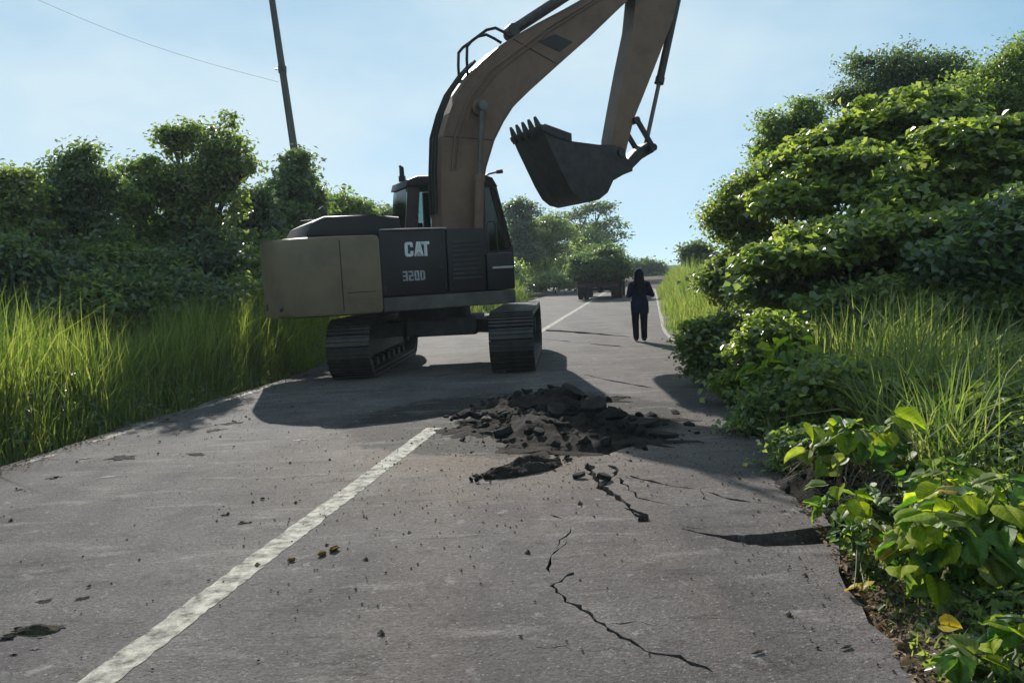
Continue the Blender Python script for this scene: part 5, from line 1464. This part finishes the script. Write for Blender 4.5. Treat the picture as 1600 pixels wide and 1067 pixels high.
for i, (X_, Y_, s_) in enumerate(Z6):
    p = gnd(X_ / 2.284, 600 + Y_ / 2.284)
    o = link('clod', clod_mes[i % 5])
    s = s_ / 2.284 * p.y / F * 0.8
    o.location = (p.x, p.y, 0.4 * s + 0.004); o.scale = (s * rr.uniform(.9, 1.3), s, s * rr.uniform(.6, 1)); o.rotation_euler = (0, 0, rr.uniform(0, 6.3))
    own = {(938, 412): 'largest dark clod midway along the oncoming lane by the white line', (318, 725): 'flat dark flake low in the oncoming lane above the flattened lump', (570, 208): 'long dark clod in the oncoming lane before the counterweight shadow', (545, 1020): 'dark clod at the near end of the white line', (1575, 310): 'dark clod on the brown dirt beside the far end of the near white line', (1540, 427): 'lone dark clod on the near lane between white line and soil spill'}
    tag(o, own.get((X_, Y_), 'small dark soil clod lying on the grey road'), 'clod', 'small clods scattered on the road')
for X_, Y_, s_, lab in ((1040, 632, 14, 'brown clod touching the white line'), (1148, 612, 18, 'larger rounded brown clod on the road beside the white line'), (1195, 595, 20, 'long brown clod lying next to the larger rounded one')):
    p = gnd(X_ / 2.284, 600 + Y_ / 2.284); o = link('clod', bclod_me); s = s_ / 2.284 * p.y / F * 1.1
    o.location = (p.x, p.y, 0.35 * s + 0.003); o.scale = (s * 1.1, s * 0.8, s * 0.75); o.rotation_euler = (0, 0, X_)
    tag(o, lab, 'clod', 'brown clods by the white line')
p = gnd(60, 985)
dt = empty('soil_smear', (p.x, p.y, 0)); tag(dt, 'flattened dark lump of soil in the near corner of the oncoming lane', 'soil heap')
mound('soil', 0, 0, 0.12, 0.05, 0.028, -0.1, M['clod'], dt, 9, 16, 0.004)
for k in range(10):
    o = link('chunk', clod_mes[k % 5], None, dt); s = rr.uniform(0.006, 0.02)
    o.location = (rr.uniform(-.12, .16), rr.uniform(-.09, .06), 0.008); o.scale = (s * 1.8, s, s * .6)
def smear(name, cx_, cy_, rx_, ry_, rot, seed, mat, h=0.004):
    b = bmesh.new(); c_ = b.verts.new((cx_, cy_, 0.004 + h)); ring = []
    nn = 40
    for k in range(nn):
        a2 = 2 * math.pi * k / nn
        r_ = 0.62 + 0.9 * noise.noise((math.cos(a2) * 1.7 + seed * 3.3, math.sin(a2) * 1.7, seed)) + 0.5 * noise.noise((math.cos(a2) * 5 + seed, math.sin(a2) * 5, 3))
        r_ = max(0.12, r_)
        x, y = rx_ * r_ * math.cos(a2), ry_ * r_ * math.sin(a2)
        ring.append(b.verts.new((cx_ + x * math.cos(rot) - y * math.sin(rot), cy_ + x * math.sin(rot) + y * math.cos(rot), 0.003)))
    for k in range(nn): b.faces.new((c_, ring[k], ring[(k + 1) % nn]))
    me = bpy.data.meshes.new(name); b.to_mesh(me); b.free()
    return link(name, me, mat)


for i, (X_, Y_, w_, lab) in enumerate([(600, 135, 60, 'dark smear near the verge before the excavator shadow'), (830, 140, 95, 'broad dirt smear between the verge and the excavator shadow'), (770, 165, 60, 'thin dirt smear below the broad one'), (430, 262, 90, 'bluish dark smear across the oncoming lane'), (690, 250, 80, 'faint dark smear in the middle of the oncoming lane'), (190, 335, 50, 'short dark smear beside the verge edge'), (70, 378, 30, 'small dark smear at the verge end of the oncoming lane'), (870, 497, 40, 'small dirt smear left by clods before the white line'), (800, 468, 40, 'streak of dirt above the small smear by the white line'), (160, 775, 50, 'thin dark streak low in the oncoming lane'), (300, 765, 50, 'thin dark streak next to the flat flake'), (20, 912, 40, 'dark streak in the near corner above the flattened lump'), (50, 967, 45, 'dark streak in the near corner below the flattened lump'), (200, 868, 70, 'smeared tail of soil beside the flattened lump')]):
    p = gnd(X_ / 2.284, 600 + Y_ / 2.284); k_ = w_ / 2.284 * p.y / F * 0.62
    tag(smear('dirt_smear', p.x, p.y, k_, k_ * rr.uniform(0.45, 0.8), rr.uniform(-0.15, 0.25), i + 1.5, M['smear']), lab, 'dirt smear', 'dirt smears on the oncoming lane')
for i, (X_, Y_, w_, lab) in enumerate([(400, 330, 60, 'pale scuff across the oncoming lane'), (1075, 200, 50, 'pale scuff before the excavator shadow'), (305, 265, 40, 'pale scuff near the verge edge'), (128, 945, 40, 'pale scuff in the near corner')]):
    p = gnd(X_ / 2.284, 600 + Y_ / 2.284); k_ = w_ / 2.284 * p.y / F * 0.6
    tag(smear('dust_scuff', p.x, p.y, k_, k_ * 0.45, 0.15, i + 40.5, M['line_old'], 0.002), lab, 'scuff', 'pale scuffs on the oncoming lane')
for px, py, lab in ((1183, 1021, 'single dark chip lying on the bare near lane'), (1322, 1013, 'dark chip lying at the soil edge of the near lane')):
    p = gnd(px, py); o = link('clod', clod_mes[1]); o.location = (p.x, p.y, 0.008); o.scale = (0.03, 0.012, 0.010); o.rotation_euler = (0, 0, 0.3)
    tag(o, lab, 'clod', 'dark chips on the near lane')
# crumbs
rng = np.random.default_rng(121)
pts = []
for n_, cu, cv, su, sv in ((1300, -0.6, 7.6, 1.0, 0.9), (260, -2.6, 6.0, 1.5, 1.6), (450, -4.8, 9.0, 0.8, 1.3), (160, -0.2, 3.6, 2.4, 1.4), (500, 1.0, 4.6, 0.25, 2.0), (220, -1.3, 5.2, 0.7, 0.9)):
    pts.append(np.stack([rng.normal(cu, su, n_), rng.normal(cv, sv, n_)], 1))
pts = np.concatenate(pts); pts = pts[(pts[:, 0] > -5.9) & (pts[:, 0] < 1.05) & (pts[:, 1] > 1.8)]
n = len(pts)
sz = rng.uniform(0.003, 0.010, n) * (1 + (rng.random(n) < 0.05) * 1.3)
base = np.array([[1, 0, 0], [-0.5, 0.87, 0], [-0.5, -0.87, 0], [0.1, 0.1, 0.9]])
Pw = np.array([uv(a, b, 0.004) for a, b in pts])
ang = rng.uniform(0, 6.28, n)
X = np.empty((n, 4, 3))
for k in range(4):
    bx = base[k, 0] * (0.8 + 0.5 * rng.random(n)); by = base[k, 1] * (0.8 + 0.5 * rng.random(n))
    X[:, k, 0] = Pw[:, 0] + sz * (bx * np.cos(ang) - by * np.sin(ang)); X[:, k, 1] = Pw[:, 1] + sz * (bx * np.sin(ang) + by * np.cos(ang)); X[:, k, 2] = Pw[:, 2] + sz * base[k, 2]
i4 = np.arange(n)[:, None] * 4
T = np.concatenate([i4 + np.array([q]) for q in ((0, 1, 3), (1, 2, 3), (2, 0, 3))])
tag(link('gravel', np_mesh('gravel', X.reshape(-1, 3), T=T), M['clod']), 'fine dark crumbs of soil and asphalt strewn over the road', 'gravel', kind='stuff')


# ------------------------------------------------------------------ large-leaved plants in the near corner
def broad_leaf(seed, lobes=0.12, cup=0.18):
    """heart-shaped leaf, stalk at the origin, tip along +y, unit length"""
    rs = random.Random(seed)
    outl = [(0.0, 0.0), (0.20, -0.12), (0.42, -0.02), (0.54, 0.20), (0.52, 0.45), (0.38, 0.70), (0.18, 0.88), (0.0, 1.02)]
    outl = [(x * rs.uniform(0.80, 1.15), y + (rs.uniform(-0.04, 0.04) if 0 < x else 0)) for x, y in outl]
    Vv = [(0, 0.0, 0), (0, 0.35, -0.02), (0, 0.7, -0.05), (0, 1.02, -0.16 + rs.uniform(-.06, .04))]
    F_ = []
    for sg in (1, -1):
        o = len(Vv)
        for x, y in outl[1:-1]:
            Vv.append((sg * x * 0.5, 0.05 + y * 0.85, 0.10 * x + rs.uniform(-.015, .015)))
        e = len(Vv)
        for x, y in outl[1:-1]:
            Vv.append((sg * x, y, cup * (x * 0.9) - 0.10 * y * y + rs.uniform(-.035, .035)))
        n_ = len(outl) - 2
        for k in range(n_ - 1):
            F_.append((e + k, e + k + 1, o + k + 1, o + k))
        mid = [0, 0, 1, 1, 2, 2]
        for k in range(n_ - 1):
            if mid[k] == mid[k + 1]: F_.append((o + k, o + k + 1, mid[k]))
            else: F_.append((o + k, o + k + 1, mid[k + 1], mid[k]))
        F_.append((0, e, o)); F_.append((e + n_ - 1, 3, o + n_ - 1)); F_.append((o + n_ - 1, 3, 2))
        if sg == -1:
            pass
    me = bpy.data.meshes.new('leaf'); me.from_pydata(Vv, [], F_)
    for p in me.polygons: p.use_smooth = True
    return me


LM = {}
for key in ('lf_broad', 'lf_lime', 'lf_yellow'):
    LM[key] = []
    for s in range(7):
        me = broad_leaf(s + 3, cup=(0.18, 0.30, 0.05, 0.42, -0.12, 0.55, 0.25)[s]); me.materials.append(M[key]); LM[key].append(me)


def broadleaf_plant(label, base, blobs, n, size, seed, lime=0.15, yellow=0.0, group='large-leaved plants by the road', specials=()):
    """blobs: ellipsoids in metres relative to base"""
    rs = random.Random(seed)
    u, v = to_uv(Vector((base[0], base[1], 0)))
    gz = terrain(u, v)
    root = empty('broadleaf_plant', (base[0], base[1], gz))
    tag(root, label, 'plant', group)
    st = MB(); ends = []
    for b in blobs:
        for k in range(4):
            e = Vector((b[0] + rs.uniform(-.5, .5) * b[3], b[1] + rs.uniform(-.5, .5) * b[4], b[2] + rs.uniform(-.2, .5) * b[5]))
            s0 = Vector((rs.uniform(-.15, .15), rs.uniform(-.15, .15), -0.03))
            st.tube(limb_pts(s0, e, 0.1, rs), [0.010, 0.008, 0.007, 0.005, 0.003], 5); ends.append(e)
    wts = [b[3] * b[5] for b in blobs]
    stalks = []
    jobs = []
    for k in range(n):
        b = rs.choices(blobs, wts)[0]
        d = Vector((rs.gauss(0, 1), rs.gauss(0, 1), abs(rs.gauss(0.3, 0.8)) if rs.random() < 0.72 else rs.gauss(-0.3, 0.5))).normalized()
        rad = rs.uniform(0.62, 1.04)
        c = Vector((b[0] + d.x * b[3] * rad, b[1] + d.y * b[4] * rad, b[2] + d.z * b[5] * rad))
        jobs.append((c, d, size * rs.uniform(0.40, 1.3), 'lf_yellow' if rs.random() < yellow else ('lf_lime' if rs.random() < lime * (1.6 if d.z > 0.3 else 0.3) else 'lf_broad')))
    for c, d, s, key in specials: jobs.append((Vector(c), Vector(d), s, key))
    for c, d, s, key in jobs:
        if c.z < 0.03: c.z = 0.03 + rs.uniform(0, .05)
        o = link('leaf', rs.choice(LM[key]), None, root)
        nrm = (d * 0.55 + Vector((0, 0, 0.75)) + Vector((rs.gauss(0, .33), rs.gauss(0, .33), rs.gauss(0, .25)))).normalized()
        tip = (Vector((d.x, d.y, -0.35)) + Vector((rs.gauss(0, .5), rs.gauss(0, .5), rs.gauss(0, .2))))
        tip = (tip - nrm * tip.dot(nrm)).normalized()
        xx = tip.cross(nrm)
        MM = Matrix(((xx.x, tip.x, nrm.x, 0), (xx.y, tip.y, nrm.y, 0), (xx.z, tip.z, nrm.z, 0), (0, 0, 0, 1)))
        o.matrix_local = Matrix.Translation(c) @ MM @ Matrix.Diagonal((s, s, s, 1))
        e = min(ends, key=lambda q: (q - c).length)
        if rs.random() < 0.6:
            st.tube([c, c.lerp(e, 0.45) + Vector((0, 0, -0.03)), e], [0.003, 0.003, 0.004], 4, cap=False)
    st.build('stem', M['gr_stem'], root)
    return root


M['gr_stem'] = paint('green_stem', [(0.04, 0.07, 0.02), (0.09, 0.10, 0.04)], 0.6, 8.0, 0.2)


def rel(base, px, py, D_):
    u, v = to_uv(Vector((base[0], base[1], 0)))
    p = at(px, py, D_)
    return (p.x - base[0], p.y - base[1], p.z - terrain(u, v))


def plant_px(label, D_, specs, n, size, seed, lime, yellow=0.0, specials=()):
    B = pix_blobs(D_, specs)
    base = (sum(b[0] for b in B) / len(B), sum(b[1] for b in B) / len(B))
    u, v = to_uv(Vector((*base, 0))); gz = terrain(u, v)
    bl = [(b[0] - base[0], b[1] - base[1], b[2] - gz, b[3], b[4], b[5]) for b in B]
    sp = [(rel(base, *q[:3]), q[3], q[4], q[5]) for q in specials]
    return broadleaf_plant(label, base, bl, n, size, seed, lime, yellow, specials=sp)


plant_px('big leafy plant with the largest lime green leaves in the near corner', 3.7, [(1530, 850, 110, 90, 0, 0.7), (1590, 800, 80, 60, 0.2, 0.7), (1450, 860, 70, 75, 0, 0.7), (1500, 790, 80, 40, 0.3, 0.7), (1560, 930, 90, 60, 0, 0.7)], 190, 0.125, 201, 0.24, 0.01,
         [(1570, 790, 3.5, (0.2, -0.5, 0.6), 0.15, 'lf_lime'), (1440, 830, 3.6, (-0.4, -0.4, 0.6), 0.12, 'lf_lime'), (1410, 885, 3.5, (-0.6, -0.3, 0.5), 0.12, 'lf_lime'), (1530, 805, 3.6, (0, -0.4, 0.7), 0.14, 'lf_lime'), (1480, 800, 3.7, (-0.2, -0.5, 0.7), 0.13, 'lf_lime')])
plant_px('low leafy plant at the bottom corner with lime leaves over dark soil', 2.95, [(1590, 1010, 60, 50, 0, 0.7), (1520, 1040, 50, 40, 0, 0.7)], 45, 0.085, 207, 0.25, 0.03,
         [(1590, 985, 2.9, (0.2, -0.5, 0.6), 0.12, 'lf_lime'), (1470, 975, 3.1, (-0.3, -0.5, 0.6), 0.075, 'lf_yellow')])
plant_px('leafy plant with a bright lime leaf standing upright above the dark soil bank', 5.3, [(1400, 700, 90, 55, 0, 0.8), (1330, 690, 60, 50, 0, 0.8), (1480, 720, 90, 55, 0.1, 0.8), (1280, 710, 40, 40, 0, 0.8)], 150, 0.115, 202, 0.10, 0.01,
         [(1400, 650, 5.0, (0.1, -0.8, 0.3), 0.18, 'lf_lime'), (1270, 668, 5.2, (-0.5, -0.5, 0.4), 0.15, 'lf_lime'), (1295, 660, 5.3, (0.3, -0.6, 0.3), 0.11, 'lf_lime'), (1320, 715, 4.9, (-0.4, -0.4, 0.6), 0.10, 'lf_broad')])
plant_px('mid-sized leafy plant between the upright lime leaf and the near corner', 4.5, [(1400, 790, 80, 50, 0, 0.8), (1320, 790, 55, 45, 0, 0.8), (1490, 770, 80, 55, 0, 0.8), (1570, 760, 60, 40, 0.3, 0.8)], 140, 0.10, 203, 0.14, 0.01)
plant_px('yellow-green leafy plant beside the arm shadow at the road edge', 7.6, [(1240, 560, 45, 35, 0, 0.8), (1200, 585, 40, 35, 0, 0.8), (1225, 600, 40, 30, 0, 0.8)], 110, 0.125, 204, 0.45, 0.02)
plant_px('low leafy plant with a fallen yellow leaf on the soil by the broken road edge', 4.0, [(1380, 850, 55, 45, 0, 0.8), (1335, 840, 35, 35, 0, 0.8)], 55, 0.075, 205, 0.06, 0.03,
         [(1350, 910, 3.7, (-0.3, -0.3, 0.8), 0.085, 'lf_yellow'), (1335, 918, 3.65, (-0.6, -0.3, 0.6), 0.06, 'lf_yellow')])
plant_px('dark green leafy plant along the photo edge behind the near corner plant', 5.6, [(1560, 640, 70, 50, 0, 0.8), (1590, 710, 60, 50, -0.3, 0.8), (1500, 640, 50, 40, 0.2, 0.8)], 110, 0.11, 206, 0.14)
# dead stalks
for (x0, y0, x1, y1, D_, lab) in ((1480, 520, 1530, 450, 8.4, 'bare pale dead stalk slanting up before the dark hollow'), (1340, 500, 1300, 430, 7.6, 'thin dry stalk rising from the grass tufts'), (1465, 1000, 1540, 930, 3.3, 'thin bare twig on the soil of the near corner')):
    a_, b_ = at(x0, y0, D_), at(x1, y1, D_ + 0.15)
    tag(MB().tube(limb_pts(a_, b_, 0.03, rr), [0.012, 0.011, 0.009, 0.007, 0.003], 6).build('dead_stalk', M['gr_dry']), lab, 'dead stalk', 'dead stalks on the bank')
# dark clump of trampled roots and soil pushed against the verge
vb = empty('soil_bank', tuple(gnd(1270, 790))); tag(vb, 'dark bank of loose soil and dead stems pushed against the verge plants', 'soil bank')
mound('soil', 0.32, 0.2, 0.42, 0.75, 0.24, 0.15, M['dark_soil'], vb, 12, 26, -0.02)
rng = np.random.default_rng(131)
Pq = np.stack([np.clip(rng.normal(0.38, 0.16, 700), 0.12, 1), rng.normal(0.2, 0.36, 700), np.zeros(700)], 1)
Pq[:, 2] = 0.16 * np.clip(1 - np.hypot((Pq[:, 0] - .25) / .5, (Pq[:, 1] - .2) / .8), 0, 1)
X, T, Q = blade_arrays(Pq, rng.uniform(0.05, 0.24, 700), rng.uniform(0.006, 0.014, 700), rng, 1.3)
for k in range(60):
    o = link('chunk', chunk_mes[k % 6], None, vb); s_ = rr.choice((0.015, 0.02, 0.03, 0.045))
    o.location = (rr.gauss(0.25, 0.13), rr.gauss(0.15, 0.32), 0.10 + rr.uniform(0, 0.05)); o.scale = (s_, s_, s_); o.rotation_euler = (rr.uniform(-1, 1), rr.uniform(-1, 1), rr.uniform(0, 6))
so = link('dead_stems', np_mesh('dead_stems', X, T=T, Q=Q), M['gr_dry'], vb); so['kind'] = 'stuff'


# ------------------------------------------------------------------ thin haze in the air
hb = MB(); hb.box(-160, 160, -60, 190, -12, 26)
hm, hn, hl, hbs = newmat('haze')
hn.remove(hbs)
pv = hn.new('ShaderNodeVolumePrincipled'); pv.inputs['Color'].default_value = (0.80, 0.92, 1.0, 1); pv.inputs['Density'].default_value = HAZE; pv.inputs['Anisotropy'].default_value = 0.3
hl.new(pv.outputs[0], hn['Material Output'].inputs['Volume'])
hz = hb.build('haze', hm); hz['kind'] = 'stuff'; hz['label'] = 'thin pale haze in the air over the whole place'
